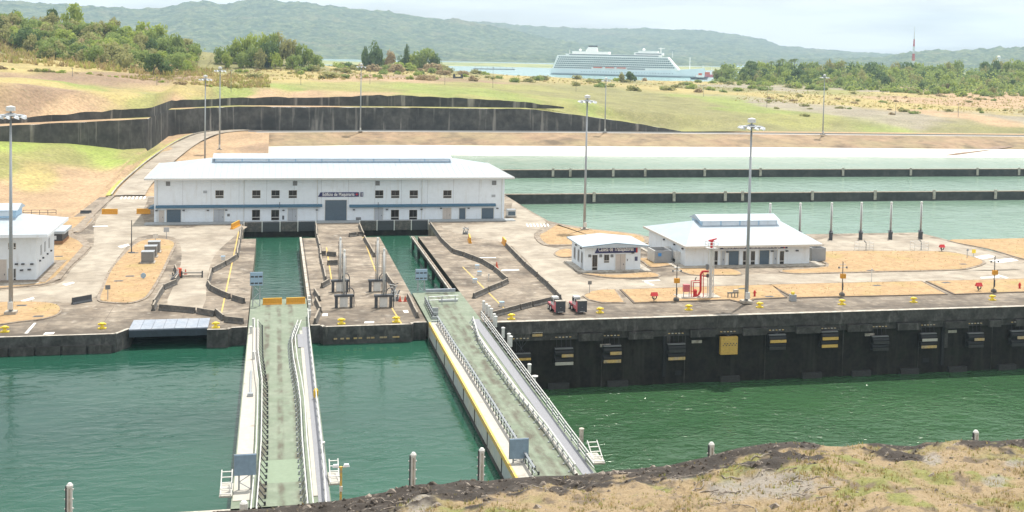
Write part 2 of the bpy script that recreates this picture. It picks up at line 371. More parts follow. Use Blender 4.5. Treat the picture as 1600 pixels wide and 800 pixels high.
# joints between the concrete slabs
jt = MB()
for x in (-29,-22,-12,11.8,15.2,36,44,52,60,68,76,84,92,100,108,116,124): jt.box(x-.035, x+.035, 150.9 if x > 21 else 151.6, 158.8 if x > 21 else 166, .0015, .0045)
for y in (156.5,164,172,180,188,196,204,212): jt.box(5.7, 20.4, y-.04, y+.04, .0015, .0045); jt.box(30, 42 if y < 170 else 48, y-.04, y+.04, .0015, .0045); jt.box(-16.5, -3.4, y-.04, y+.04, .0015, .0045)
struct(jt.build('slab_joints', M_kerb))
tm = MB()
for k in range(11): x = 8+k*.85+.2*math.sin(k*3); tm.box(x, x+.45, 150.18, 150.27, -1.75, -1.55)
tm.build('tide_marks', M_fend, quay)
MB().box(5.5, 5.62, 163, 221.9, -.02, .02).build('rail_slot', M_black, quay)

# pale road surfaces on the quay
roads = [
 [(0,471),(0,455),(62,449),(98,440),(112,420),(146,384),(150,345),(190,300),(233,300),(228,353),(376,352),(372,364),(338,395),(324,432),(316,482),(262,479),(274,440),(284,400),(272,371),(215,371),(172,420),(150,463),(102,473),(85,471)],
 [(690,353),(790,347),(801,316),(829,332),(853,347),(834,366),(846,383),(880,392),(903,430),(960,438),(1030,435),(1080,431),(1600,421),(1600,436),(1210,445),(1100,449),(960,453),(910,462),(878,468),(800,385),(735,370)],
 [(1285,392),(1290,372),(1440,369),(1600,411),(1600,421),(1512,422),(1542,411),(1502,399),(1472,392)]]
for pl in roads:
    struct(MB().prism(smooth_poly(xy(pl), 3), .001, .006, False).build('road', M_road))
# dry lawn islands with kerbs
isl = [
 ('a', [(152,470),(158,450),(172,420),(194,395),(212,380),(228,375),(250,373.5),(268,376),(276,382),(270,395),(255,428),(236,460),(222,470),(200,475),(172,474)]),
 ('b', [(-60,478),(0,473),(50,472),(85,475),(97,482),(92,492),(70,499),(30,504),(-60,512)]),
 ('c', [(-60,458),(0,452),(62,446),(92,437),(107,420),(140,388),(132,373),(118,368),(115,364),(128,362),(148,339),(92,345),(78,380),(76,414),(60,441),(-60,450)]),
 ('d', [(835,369),(846,362),(862,352),(872,351),(900,356),(1000,367),(1012,381),(960,383),(870,384.5),(846,382)]),
 ('e', [(865,397),(874,391),(888,389.5),(897,393),(900,400),(885,403),(872,402)]),
 ('f', [(908,427.5),(930,432),(965,435.5),(1030,433.5),(1015,426),(960,430)]),
 ('g', [(1060,419.5),(1078,430),(1120,431),(1160,430),(1146,421.5),(1120,421)]),
 ('h', [(1000,404),(1005,411),(1018,419),(1045,416),(1060,415),(1050,407)]),
 ('i', [(910,463),(922,456),(940,453.2),(962,453),(978,474),(940,474),(918,469)]),
 ('j', [(968,453),(1060,450),(1200,445.5),(1209,447),(1230,466),(1180,468.5),(1172,472),(1152,472.5),(1140,469.5),(990,474.5)]),
 ('k', [(1201,445.5),(1300,443),(1440,440),(1481,461),(1300,465),(1240,466.5)]),
 ('l', [(1446,440),(1530,438),(1680,434),(1700,454),(1560,458.5),(1491,461)]),
 ('m', [(1218,423),(1240,428.5),(1300,427.5),(1380,425.5),(1470,423.5),(1512,421),(1540,412),(1525,403),(1480,394),(1400,392.5),(1283,393.5),(1276,404),(1290,417)]),
 ('n', [(1480,376.5),(1530,374.5),(1600,373),(1700,371),(1700,430),(1600,406),(1545,390)]),
]
for nm, pl in isl:
    far = max(b for a, b in pl) < 300
    w = smooth_poly(xy(pl), 3) if nm not in 'ijkl' else xy(pl)
    kb = struct(MB().prism(w, .002, .13, False).build('kerbed_lawn', M_walk if nm not in 'jkl' else M_kerb))
    wd = {'a': .45, 'c': .5, 'd': 1.1, 'm': .5}.get(nm, .3)
    MB().prism(inset(w, wd), .1, .155, False).build('dry_lawn', M_dirt, kb)
# darker pavements beside the left building's road (wide brown footpath), laid on the lawn
fp = [(70,444),(95,437),(109,419),(142,386),(132,374),(118,369),(114,364.5),(128,361),(150,334),(180,306),(171,306),(140,334),(118,355),(104,362),(106,370),(122,377),(130,385),(99,420),(86,434)]
struct(MB().prism(xy(fp), .15, .17, False).build('footpath', M_walk))
struct(MB().prism(xy([(0,436),(70,433),(60,444),(0,449)]), .15, .165, False).build('building_apron', M_cope))

# painted markings
pm = mat('white_road_paint', (.74,.73,.70), .7, .1, 1.5, stain=((.48,.43,.36), 2.0, .55, .66, .6))
def mark(poly): struct(MB().prism(xy(poly), .0065, .0105, False).build('road_marking', pm))
for i in range(7):
    x = 187+i*6; mark([(x, 311), (x+3.2, 311), (x+6.4, 305), (x+3.2, 305)])
    x = 822+i*5.4; mark([(x+2, 354.5), (x+4.5, 354), (x+2, 349.5), (x-.3, 349.8)])
for pl in ([(38,521),(43,521),(57,504.5),(53,504.5)],[(67,523),(83,522),(86,519),(71,519.5)],[(32,470),(52,464),(54,467),(36,471.5)],[(97,444),(114,440.5),(117,442),(103,446.5)],
           [(184,385),(200,381),(203,383.5),(189,387.5)],[(145,353),(168,352.5),(169,353.8),(145,354.3)],[(1003,439),(1007,439),(1023,445.5),(1019,446)],[(1003,438.5),(1030,437),(1032,438.5),(1005,440)],
           [(1531,433),(1560,431.5),(1562,433.5),(1534,435)],[(1553,429),(1558,428.5),(1576,434),(1572,435)],[(1515,402),(1545,398),(1556,401),(1530,406)],[(1545,407),(1580,403),(1592,407),(1560,411)],
           [(569,505),(584,504.5),(585,502),(570,502.3)],[(782,423.5),(812,422.5),(810,420.5),(784,421.5)],[(748,403),(775,403),(775,402),(748,402)],[(503,494),(512,493.7),(512,489.5),(504,490)],[(632,489),(639,488.5),(637,484.5),(629,485)]):
    mark(pl)
for a, b in (((373,362),(346,489)),((510,386),(518,437)),((566,366),(587,424)),((611,479),(628,507)),((723,417),(787,481))):
    p, q_ = P2(*a), P2(*b); d = (q_-p).normalized()*.10; n = Vector((-d.y, d.x))
    struct(MB().prism([tuple((p+n.to_3d())[:2]), tuple((q_+n.to_3d())[:2]), tuple((q_-n.to_3d())[:2]), tuple((p-n.to_3d())[:2])], .0065, .0105, False).build('yellow_line', M_yelp))

# ------------------------------------------------------------------ the drained chamber's tall wall
XW0, XW1 = 28.25, 300.0
cw = thing('lock_chamber_wall', 'tall black wet wall of the drained lock chamber under the right-hand quay', 'wall', (28.25, QE, 0))
MB(cw.location).quad((XW0,150.36,-13),(XW1,150.36,-13),(XW1,150.36,-2.0),(XW0,150.36,-2.0)).build('wall_face', M_wallb, cw)
MB(cw.location).box(30.1, XW1, 149.75, 150.39, -1.75, .012).build('coping_beam', M_wallt, cw)
MB(cw.location).box(30.1, XW1, 149.70, 150.5, .012, .05).build('coping', M_cope, cw)
MB(cw.location).box(30.1, XW1, 150.0, 150.39, -2.75, -1.75).build('ledge', M_wallt, cw)
blk = MB().box(-.95, .95, -.5, .0, -1.0, 0).mesh('bearing_block', M_wallt)
def wx(px, py, z): return P2(px, py, z)[0]
for px in (914,932,992,1010,1088,1107,1170,1188,1253,1272,1333,1352,1410,1428,1484,1502,1553,1594,1610):
    x = PY(px, 510, 149.8)[0]; o = bpy.data.objects.new('bearing_block', blk); COL.objects.link(o); o.parent = cw
    o.location = (x-28.25, 149.9-QE, -1.9)
for px in (1038, 1472):
    x = PY(px, 540, 150.2)[0]; MB(cw.location).box(x-.16, x+.3, 150.1, 150.37, -8.6, -1.7).build('guide_slot', M_black, cw)
    MB(cw.location).box(x+.35, x+.9, 150.15, 150.37, -6.0, -1.7).build('guide_rail', M_wallt, cw)
for k in range(22):
    x = 33+k*12.3; MB(cw.location).box(x-.04, x+.04, 150.3, 150.37, -9.7, -2.76).build('pour_joint', M_wallt, cw)
for k, px in enumerate((873,965,1140,1268,1345,1420,1495,1572)):
    x = PY(px, 585, 150.2)[0]; MB(cw.location).box(x-1.5, x+1.5, 149.9, 150.37, -9.75, -8.9).build('foot_block', M_fpad, cw)
for px, py in ((1089,534),(1359,523),(1488,518),(946,540)):
    p = PY(px, py, 150.2); MB(cw.location).box(p.x-.75, p.x+.75, 150.2, 150.37, p.z-.2, p.z+.2).build('depth_plate', M_cope, cw)
for px, py in ((1060,583),(1447,563)):
    p = PY(px, py, 150.2); MB(cw.location).box(p.x-.5, p.x+.5, 150.25, 150.37, p.z-.3, p.z+.3).build('drain_hole', M_black, cw)

# ------------------------------------------------------------------ water-saving basins: dividing walls, lining, embankment, road
M_bwall = mat('basin_wall_dark', (.040,.044,.043), .8, .3, .3, (.065,.068,.065), (.45,.62))
for yy, nm, posts in ((347.0, 'far', (864,891,958,1008,1101,1188,1317,1423,1527,1592)), (287.0, 'near', (928,1053,1133,1160,1269,1367,1459,1555))):
    t = thing('basin_wall', f'{nm} dark dividing wall across the water-saving basins', 'wall', (-8, yy, 0))
    MB(t.location).box(-8, 900, yy-.9, yy+.1, -6, -.12).build('wall_body', M_bwall, t)
    MB(t.location).box(-8, 900, yy-1.0, yy+.2, -.12, .06).build('coping', M_walk, t)
    pm_ = MB().box(-.38, .38, -.3, .0, -2.1, .55).mesh('joint_post', M_cope)
    for px in posts:
        o = bpy.data.objects.new('joint_post', pm_); COL.objects.link(o); o.parent = t
        o.location = (PY(px, 264 if nm == 'far' else 302, yy-1)[0]+8, -1.02, 0)
pk = np.array([388,400,430,500,600,750,900,1050,1200,1300,1450,1600,1900,2600], float)
def line(ys, z):
    yy = np.interp(pk, [400,600,900,1200,1600,2600], ys)
    a = [P2(x, y, z) for x, y in zip(pk, yy)]; return a
lb = line((242.5,242.3,244.6,245.4,246.8,249), WL_BAS-.15); lt = line((229,226.6,228.6,230.2,233.6,241), .35)
e1 = line((219,218,219.5,222,225,233), 1.9); rf = line((207.4,206.2,207.8,210,213.6,222), 4.0)
rb = [p+Vector((0, 9, .02)) for p in rf]; vg = [p+Vector((0, 14, .35)) for p in rf]
lb[0] = lt[0].copy(); lb[1] = (lb[1]+lt[1])/2
def strip(name, rows, mt):
    A = np.array([[tuple(p) for p in r] for r in rows]); 
    k = 6; xs = np.linspace(0, A.shape[1]-1, (A.shape[1]-1)*k+1); B = np.stack([[np.interp(xs, np.arange(A.shape[1]), A[i, :, c]) for c in range(3)] for i in range(A.shape[0])])
    return B
B = strip('', [lb, lt], None); struct(grid('basin_lining', B[:, 0], B[:, 1], B[:, 2], M_lin, smooth=False))
M_emb = mat('brown_embankment', (.31,.215,.135), .95, .25, .05, (.25,.20,.11), (.4,.62), stain=((.085,.065,.045), .06, .53, .68, .75, (.40,.29,.19), .025, .5, .7, .5, (.12,.09,.06), .35, .56, .7, .5), bump=.5, bscale=.5)
B = strip('', [lt, e1, rf], None)
X, Y, Z = B[:, 0], B[:, 1], B[:, 2]
tt = np.linspace(0, 2, 15); i0 = np.minimum(tt.astype(int), 1); fr = tt-i0
X, Y, Z = (np.stack([q_[i]*(1-f)+q_[i+1]*f for i, f in zip(i0, fr)]) for q_ in (X, Y, Z))
Z[1:-1] += fbm(X, Y, .08, 4, 3)[1:-1]*.9
struct(grid('embankment', X, Y, Z, M_emb))
M_track = mat('grey_track', (.40,.37,.33), .9, .15, .1)
B = strip('', [rf, rb], None); struct(grid('far_road', B[:, 0], B[:, 1], B[:, 2]+.03, M_track))
B = strip('', [rb, vg], None); struct(grid('road_verge', B[:, 0], B[:, 1], B[:, 2], M_dirt))
# access ramp cut into the lining at the right
ra_ = [P2(*q) for q in ((1474,244.2,-2.3),(1528,234.6,-.2),(1560,229.4,.75),(1600,223.6,1.5),(1660,216.5,2.6))]; rb_ = [P2(*q) for q in ((1490,244.2,-2.3),(1546,236.0,-.4),(1576,231.6,.5),(1604,227.4,1.1),(1660,222.0,1.9))]
A = np.array([[tuple(p) for p in ra_], [tuple(p) for p in rb_]]); A[:, :, 2] += .5; A[:, :, 1] -= .6
struct(grid('access_ramp', A[:, :, 0], A[:, :, 1], A[:, :, 2], mat('ramp_earth', (.25,.18,.13), .95, .3, .2), smooth=False))
# guard rail of the far road
gr = thing('guard_rail', 'long pale guard rail along the road above the basins', 'guard rail', rf[0]-Vector((0,0,0)))
g = MB(gr.location)
for a, b in zip(rf[:-1], rf[1:]): g.quad(a+Vector((0,-.4,.35)), b+Vector((0,-.4,.35)), b+Vector((0,-.4,.85)), a+Vector((0,-.4,.85)))
g.build('rail', M_galv, gr)

# ------------------------------------------------------------------ retaining wall and the land behind it
wp = [P2(-260,209,13.5), P2(0,197,13.5), P2(232,186,13.5), P2(255,172,13.5), P2(370,166.5,13.5), P2(600,168,13.5), P2(830,170.5,13.5)]
wz = [13.5]*7
for px, py, z in ((880,177,11.8),(940,185,9.6),(1000,194,7.2),(1066,205.5,4.6)):
    wp.append(P2(px, py, z)); wz.append(z)
Xend = wp[-1][0]
fx = [p[0] for p in wp]+[p[0] for p in vg if p[0] > Xend+15]
fy = [p[1] for p in wp]+[p[1] for p in vg if p[0] > Xend+15]
fz = wz+[4.38]*(len(fx)-len(wz))
def front(X): return np.interp(X, fx, fy), np.interp(X, fx, fz)
dux = [P2(x, 170, 13.5)[0] for x in (-200, 0, 130, 232, 400, 520, 600, 700, 800, 850, 900)]
duh = [.9, 1.0, 1.2, 2.4, 2.6, 3.2, 4.0, 3.6, 2.6, 1.0, 0]
# ground cover colours
GR, OL, DY, DT, BR, TK, LG = (.225,.265,.07), (.215,.205,.085), (.37,.30,.12), (.40,.275,.165), (.27,.185,.12), (.29,.255,.19), (.255,.25,.085)
cp = [  # pixel x, pixel y, height (or ('Y', distance)), cover
 (-80,185,18,DT),(40,178,17,DT),(150,172,17.5,DT),(100,160,18.5,BR),(200,162,18.5,DT),(230,155,19,LG),(320,150,19,GR),(60,148,20,DY),(180,145,20.5,DY),(120,138,21.5,GR),(250,140,21,DY),(300,135,20.5,DY),
 (30,125,23,BR),(150,122,23.5,BR),(250,125,22.5,BR),(20,105,27,DY),(120,108,26,DY),(80,100,30,DY),(330,140,20,LG),(380,140,19.5,GR),(420,148,19,DT),(500,148,19,DT),(460,138,19.5,GR),(540,136,19.5,LG),
 (400,125,21,DY),(470,118,21.5,DY),(560,122,21,DT),(650,122,20.5,BR),(720,125,19.8,BR),(660,140,19,GR),(720,146,18.3,GR),(600,146,19,LG),(780,150,17.2,GR),(800,135,18,LG),(760,135,18.7,LG),
 (560,112,22,DY),(640,108,21.5,DY),(480,106,23,DY),(360,115,22,DY),(720,113,19.5,OL),(820,120,17.3,DY),(880,122,16,DY),(960,126,15,OL),(1040,128,14.5,DY),
 (850,145,16.5,OL),(900,155,15,OL),(960,165,13,OL),(1020,180,10,OL),(1090,195,7,OL),(860,163,14.5,LG),(930,172,12,GR),(1000,150,13.6,OL),(1080,160,12,OL),(1100,175,10,OL),(1060,140,14,DY),(1130,140,13.5,OL),
 (1140,160,11.8,GR),(1180,172,10.2,GR),(1230,182,9,LG),(1180,195,7,OL),(1300,200,6.3,OL),(1420,202,6,GR),(1540,203,6,OL),(1600,204,6,OL),(1240,165,11.2,TK),(1330,178,9.6,TK),(1420,186,8.6,TK),(1500,183,9,DT),(1590,184,9,TK),
 (1220,150,12.6,DY),(1320,160,12,DY),(1420,168,11,DY),(1520,172,10.7,DY),(1200,138,13.6,TK),(1290,143,13.2,LG),(1400,147,13,DY),(1300,152,12.6,DY),(1480,160,12,DT),(1570,156,12.4,DT),(1620,160,12,DT),(1540,151,12.8,DT),(1350,143,13.2,TK),(1700,165,12,DT),(1750,190,8,OL),
 (10,70,('Y',640),OL),(100,60,('Y',660),OL),(160,62,('Y',670),OL),(230,80,('Y',680),OL),(280,100,('Y',680),OL),(60,45,('Y',760),OL),(200,60,('Y',780),OL),(290,88,('Y',800),OL),(-60,40,('Y',700),OL),
 (330,112,22.5,OL),(400,98,('Y',720),OL),(450,98,('Y',720),OL),(500,105,('Y',740),OL),(430,84,('Y',800),OL),(640,104,22,OL),
]
cpts = []
for x, y, z, c in cp:
    p = PY(x, y, z[1]) if isinstance(z, tuple) else P2(x, y, z)
    cpts.append((p.x, p.y, p.z, *c))
for X_ in (-260,-120,0,120,260,420,600,800,1000):     # the land ends at the lake shore
    cpts += [(X_, 1010, 13.5 if X_ > -100 else 18, *OL), (X_, 1120, 6, *OL), (X_, 1260, -3, *OL), (X_, 1500, -12, *OL)]
for X_ in np.linspace(-160, 170, 14):
    Yf, Zf = front(X_); d = np.interp(X_, dux, duh); cpts.append((X_, Yf+13, Zf+d, *(DT if X_ < 60 else LG)))
for X_ in (230, 300, 380, 480, 620): Yf, Zf = front(X_); cpts.append((X_, Yf+1, Zf, *OL))
CP = np.array(cpts); XY = CP[:, :2]/100
def tps(a, b):
    r2 = ((a[:, None]-b[None])**2).sum(-1); return .5*r2*np.log(r2+1e-9)
n_ = len(CP); K = tps(XY, XY)+np.eye(n_)*.02; Q = np.c_[np.ones(n_), XY]
sol = np.linalg.solve(np.block([[K, Q], [Q.T, np.zeros((3, 3))]]), np.r_[CP[:, 2], np.zeros(3)])
def ground(X, Y):
    s = np.shape(X); a = np.c_[np.ravel(X), np.ravel(Y)].astype(float)/100
    return (tps(a, XY)@sol[:n_]+np.c_[np.ones(len(a)), a]@sol[n_:]).reshape(s)
_gx = np.arange(-440, 1240, 6.0); _gy = np.arange(420, 1700, 6.0); _GX, _GY = np.meshgrid(_gx, _gy); _GZ = ground(_GX, _GY)
def ground(X, Y):
    u = np.clip((np.asarray(X, float)+440)/6, 0, len(_gx)-1.001); v = np.clip((np.asarray(Y, float)-420)/6, 0, len(_gy)-1.001)
    i = u.astype(int); j = v.astype(int); a = u-i; b = v-j
    return (_GZ[j, i]*(1-a)+_GZ[j, i+1]*a)*(1-b)+(_GZ[j+1, i]*(1-a)+_GZ[j+1, i+1]*a)*b
def cover(X, Y, pts, pw=3.2, warp=9):
    s = np.shape(X); x = np.ravel(X).astype(float); y = np.ravel(Y).astype(float)
    k = warp*(1+np.maximum(y-450, 0)/400)
    x2 = x+fbm(x, y, .035, 4, 11)*k*2; y2 = y+fbm(x, y, .035, 4, 23)*k*3
    d = (x2[:, None]-pts[None, :, 0])**2+((y2[:, None]-pts[None, :, 1])*.55)**2+4
    w = d**(-pw/2*1.6); c = (w@pts[:, 3:6])/w.sum(1, keepdims=True)
    c *= (1+.30*fbm(x, y, .11, 4, 5)+.16*fbm(x, y, .5, 2, 8))[:, None]
    return np.clip(c, .01, 1).reshape(*s, 3)
xs = np.concatenate([np.linspace(-420,-170,24), np.linspace(-165,260,300), np.linspace(262,640,160), np.linspace(650,1200,50)])
ts = np.concatenate([[0,4,8,12], 12.02+np.concatenate([np.linspace(0,60,34), np.linspace(63,240,70), np.linspace(246,560,56), np.linspace(580,1100,16)])])
X, T = np.meshgrid(xs, ts); Yf, Zf = front(X); Y = Yf+T
Z = ground(X, Y); lowm = T <= 12.001
du = np.interp(X, dux, duh); fb = ss((T-12)/22)
Z = Z*fb+(Zf+np.where(lowm, 0, du))*(1-fb)
Z += np.where(T > 14, fbm(X, Y, .03, 4, 2)*1.0*ss((T-14)/60)+fbm(X, Y, .15, 3, 9)*.45*ss((T-14)/40), 0)
right = ss((X-Xend-6)/30)                        # no ledge where the wall has ended: plain cut slope
Z2 = Zf+(ground(X, Yf+34)-Zf)*ss(T/34*.9)+fbm(X, Y, .1, 3, 4)*.5*ss(T/10)
Z = np.where(T < 34, Z*(1-right)+Z2*right, Z)
C3 = cover(X, Y, CP)
M_land = mat('land_cover', (.3,.3,.1), .95, .25, .3, attr='cover', stain=((.13,.12,.05), .9, .52, .68, .4, (.40,.33,.2), .35, .56, .70, .35, (.10,.085,.05), .16, .62, .74, .4), bump=.5, bscale=.9)
struct(grid('terrain', X, Y, Z, M_land, C3))
def hit(px, py, y0=440.0, y1=1400.0):
    """where the sight line through a surveyed pixel meets the land behind the retaining wall"""
    ys = np.linspace(y0, y1, 500); a = PY(px, py, 1000.0)
    xs_ = a.x*ys/1000; zr = CAM_H+(a.z-CAM_H)*ys/1000; zg = ground(xs_, ys)
    i = int(np.argmax(zr < zg+.05))
    if i == 0 and not zr[0] < zg[0]+.05: return None
    return Vector((xs_[i], ys[i], zg[i]))
# the retaining wall itself
M_ret = mat('black_stained_shotcrete', (.050,.049,.047), .9, .35, .15, (.085,.082,.076), (.42,.62), streak=((.34,.32,.29), .4, .02, .55, .70, .85), stain=((.022,.022,.022), .07, .50, .66, .7))
tw = thing('retaining_wall', 'long black stained retaining wall above the far road', 'wall', (wp[0][0], wp[0][1], 0))
def wall_rows(top, zt, zb, nm, par, mt, off=0.0):
    xs_ = np.arange(top[0][0], top[-1][0], 1.5); yy = np.interp(xs_, [p[0] for p in top], [p[1] for p in top])+off
    zz = np.interp(xs_, [p[0] for p in top], zt)+fbm(xs_, xs_*0, .25, 3, 6)*.25
    rows = 6; Xg = np.tile(xs_, (rows, 1)); Yg = np.tile(yy, (rows, 1)); Zg = np.stack([zb+(zz-zb)*k/(rows-1) for k in range(rows)])
    Yg = Yg-.12+fbm(Xg*1.0, Zg*3, .3, 3, 4)*.3-(1-np.linspace(0,1,rows))[:, None]*.5
    return grid(nm, Xg-par.location.x, Yg-par.location.y, Zg, mt, parent=par)
wall_rows(wp, wz, 1.0, 'wall_face', tw, M_ret)
xs_ = np.arange(-95, P2(893,170,13.5)[0], 1.5); yy, _ = front(xs_); zz = 13.5+np.interp(xs_, dux, duh)
tu = thing('upper_retaining_wall', 'low black retaining wall set back above the long black wall', 'wall', (-95, float(yy[0])+12, 13))
rows = 4; Xg = np.tile(xs_, (rows, 1)); Yg = np.tile(yy+11.2, (rows, 1)); Zg = np.stack([13.2+(zz+(.25+np.abs(fbm(xs_, xs_*0, .12, 3, 7))*.9)*np.clip((zz-13.5)*1.2, 0, 1)-13.2)*k/(rows-1) for k in range(rows)])
grid('wall_face', Xg+95, Yg-tu.location.y+fbm(Xg, Zg, .3, 3, 3)*.3, Zg-13, M_ret, parent=tu)
# land in front of the wall, left
xs = np.concatenate([np.linspace(-300,-110,30), np.linspace(-108, -2, 90)]); tt = np.linspace(0, 1, 90)
X, T = np.meshgrid(xs, tt); Yf, _ = front(X); Yf = Yf+1.5
Y0 = np.where(X < -42, 215, 287); Y = Y0+(Yf-Y0)*T
zb = np.interp(X, [-300,-95,-60,-46,0], [13,11.2,7.4,4.3,4.2]); Ys = np.interp(X, [-300,-95,-46,-20,0], [250,262,292,310,300])
Z = -.25+.30*ss((X+36)/-8)*1.0+zb*ss((Y-Ys)/(Yf-Ys))*1.0
Z = np.where(X > -36, np.maximum(-.25, zb*ss((Y-Ys)/(Yf-2-Ys))), Z)
Z += fbm(X, Y, .05, 4, 12)*.5*ss((Y-275)/30)
GB = (.25,.305,.068)
lp = [(0,222,GB),(100,222,GB),(200,230,GB),(230,234,LG),(40,240,GB),(150,245,GB),(0,260,GB),(90,262,LG),(180,255,GB),(205,248,LG),(0,285,LG),(60,290,DY),(140,280,DT),(180,272,DT),(210,265,DT),(0,305,DT),(60,310,DT),(130,300,DT),(190,285,DT),(100,325,DT),(60,345,DT),(-80,250,GB),(-80,300,DT),
      (240,245,DT),(262,232,DT),(300,214,DT),(215,262,DT),(330,235,DT),(370,220,DT),(390,212,DT),(350,215,DT),(395,225,BR),(300,240,DT)]
lc = np.array([(*P2(a, b, 1.0 if b > 260 else 4.0)[:3], *c) for a, b, c in lp])
lc = np.array([(*P2(a, b, float(np.interp(b, [210, 300], [5, 0])))[:3], *c) for a, b, c in lp])
struct(grid('bank', X, Y, Z, M_land, cover(X, Y, lc, warp=3)))
def bank_z(x, y):
    xx = np.array([x]); Yf_ = front(xx)[0]+1.5; zb_ = np.interp(xx, [-300,-95,-60,-46,0], [13,11.2,7.4,4.3,4.2]); Ys_ = np.interp(xx, [-300,-95,-46,-20,0], [250,262,292,310,300])
    return float((zb_*ss((y-Ys_)/(Yf_-Ys_)))[0])
# road climbing from the quay to the far road
cl = [(-34.5,287),(-35.2,305),(-35.0,325),(-33.5,355),(-31,385),(-28,412),(-24,434),(-17,449),(-6,458),(10,466)]
cl = smooth_poly([Vector((*p, 0)) for p in cl], 5, False)
rows = ([], [], [], [])
for i, p in enumerate(cl):
    a = Vector(cl[max(i-1, 0)]); b = Vector(cl[min(i+1, len(cl)-1)]); d = (b-a).normalized(); n = Vector((-d.y, d.x, 0)); z = max(0, bank_z(p[0], p[1]))+.32 if p[1] < 455 else 4.25
    for r_, w in zip(rows, (3.6, -3.6, 4.1, 5.6)): q_ = Vector(p)+n*w; r_.append((q_.x, q_.y, z+(.03 if w > 4 else 0)))
A = np.array(rows[:2]); struct(grid('climbing_road', A[:, :, 0], A[:, :, 1], A[:, :, 2], M_road))
A = np.array(rows[2:]); struct(grid('roadside_verge', A[:, :, 0], A[:, :, 1], A[:, :, 2]-.02, mat('verge_grass', (.36,.37,.10), .95, .3, .5)))
ck = thing('road_kerb', 'pale kerb along the road climbing to the black wall', 'kerb', cl[0])
kk = MB(ck.location)
for a, b in zip(rows[2][:-1], rows[2][1:]):
    a, b = Vector(a), Vector(b); kk.add([a, b, b+Vector((0,0,.3)), a+Vector((0,0,.3)), a+Vector((-.3,0,.3)), b+Vector((-.3,0,.3))], [(0,1,2,3),(3,2,5,4)])
kk.build('kerb_stone', M_cope, ck)

# ------------------------------------------------------------------ far hills beyond the lake
def hills(name, prof, r0_, r1_, r2_, base, sd, nr=110, rough=1.0):
    px = np.linspace(prof[0][0], prof[-1][0], 760)
    top = np.interp(px, [p[0] for p in prof], [p[1] for p in prof])
    az = YAW+np.arctan((px-800)/FPX)
    rr = np.concatenate([np.linspace(r0_, r1_, nr), np.linspace(r1_, r2_, 14)[1:]])
    A, Rr = np.meshgrid(az, rr)
    el = (hz(px)-top)/FPX*np.cos(az-YAW); zt = CAM_H+el*r1_
    t = np.clip((Rr-r0_)/(r1_-r0_), 0, 1)
    X = Rr*np.sin(A); Y = Rr*np.cos(A)
    rid = 1-np.abs(fbm(X, Y, 1/900, 4, sd))*1.6
    Z = base+(zt[None]-base)*(t**1.25)*(1-.28*(1-t)*4*t*(1-rid)*1.6)
    Z = np.where(Rr > r1_, zt[None]-(Rr-r1_)*.25, Z)
    Z += fbm(X, Y, 1/420, 4, sd+3)*30*rough*t*(1-t)*2 + (fbm(X, Y, 1/45, 3, sd+5)*9+np.maximum(fbm(X, Y, 1/16, 2, sd+7), -.1)*9)*rough*ss(t*8)
    return struct(grid(name, X, Y, Z, M_for))
M_for = mat('hill_forest', (.055,.095,.038), .95, .5, .02, (.14,.175,.075), (.44,.58), stain=((.25,.215,.12), .004, .56, .66, .55, (.020,.046,.024), .028, .50, .62, .8, (.17,.205,.09), .06, .56, .66, .6, (.018,.04,.02), .09, .56, .66, .6), bump=9.0, bscale=.045)
hills('hills', [(-500,12),(-300,4),(-150,-4),(-60,3),(0,1),(37,3),(75,6),(130,9),(212,13),(250,13),(270,9),(290,4),(312,1),(335,4),(352,7),(375,2),(395,-1),(430,1),(470,4),(510,9),(550,14),(600,18),(650,26),(700,30),(735,34),(790,45),(850,58),(930,72),(1000,82),(1080,90),(1150,94)], 3700, 5600, 6200, 3.0, 31)
hills('hills', [(500,40),(620,36),(700,34),(750,34),(800,38),(850,41.5),(900,43.5),(950,45),(1000,44.5),(1075,46.5),(1110,49),(1150,54),(1190,61),(1205,66),(1216,71),(1260,75),(1330,81),(1400,85),(1480,86),(1600,88),(1800,90)], 4600, 7400, 8200, 4.0, 77)
hills('hills', [(1180,95),(1300,92),(1390,88),(1410,84),(1428,80),(1465,79),(1485,80),(1515,77),(1535,78),(1555,75),(1600,73),(1680,70),(1800,74),(2000,80)], 3300, 4700, 5300, 4.0, 55, nr=80)
# far bank of the lake
M_fb = mat('far_bank_grass', (.34,.34,.13), .95, .3, .01, (.20,.24,.09), (.4,.6))
b = []
for px, py, py2 in ((-200,76,69),(150,79,69.5),(330,84.5,70),(370,93,70),(420,98,71),(560,105,88),(640,105,88),(690,104.5,91.5),(760,105.5,93),(865,108,95.5),(1000,110,98),(1200,113,100),(1600,121,108)):
    p = P2(px, py, WL_LAKE); b.append((p, Vector((p.x*1.3, p.y*1.3, WL_LAKE+3))))
A = np.array([[tuple(p[0]) for p in b], [tuple(p[1]) for p in b]]); A[0, :, 2] -= 1
struct(grid('lake_bank', A[:, :, 0], A[:, :, 1], A[:, :, 2], M_fb))

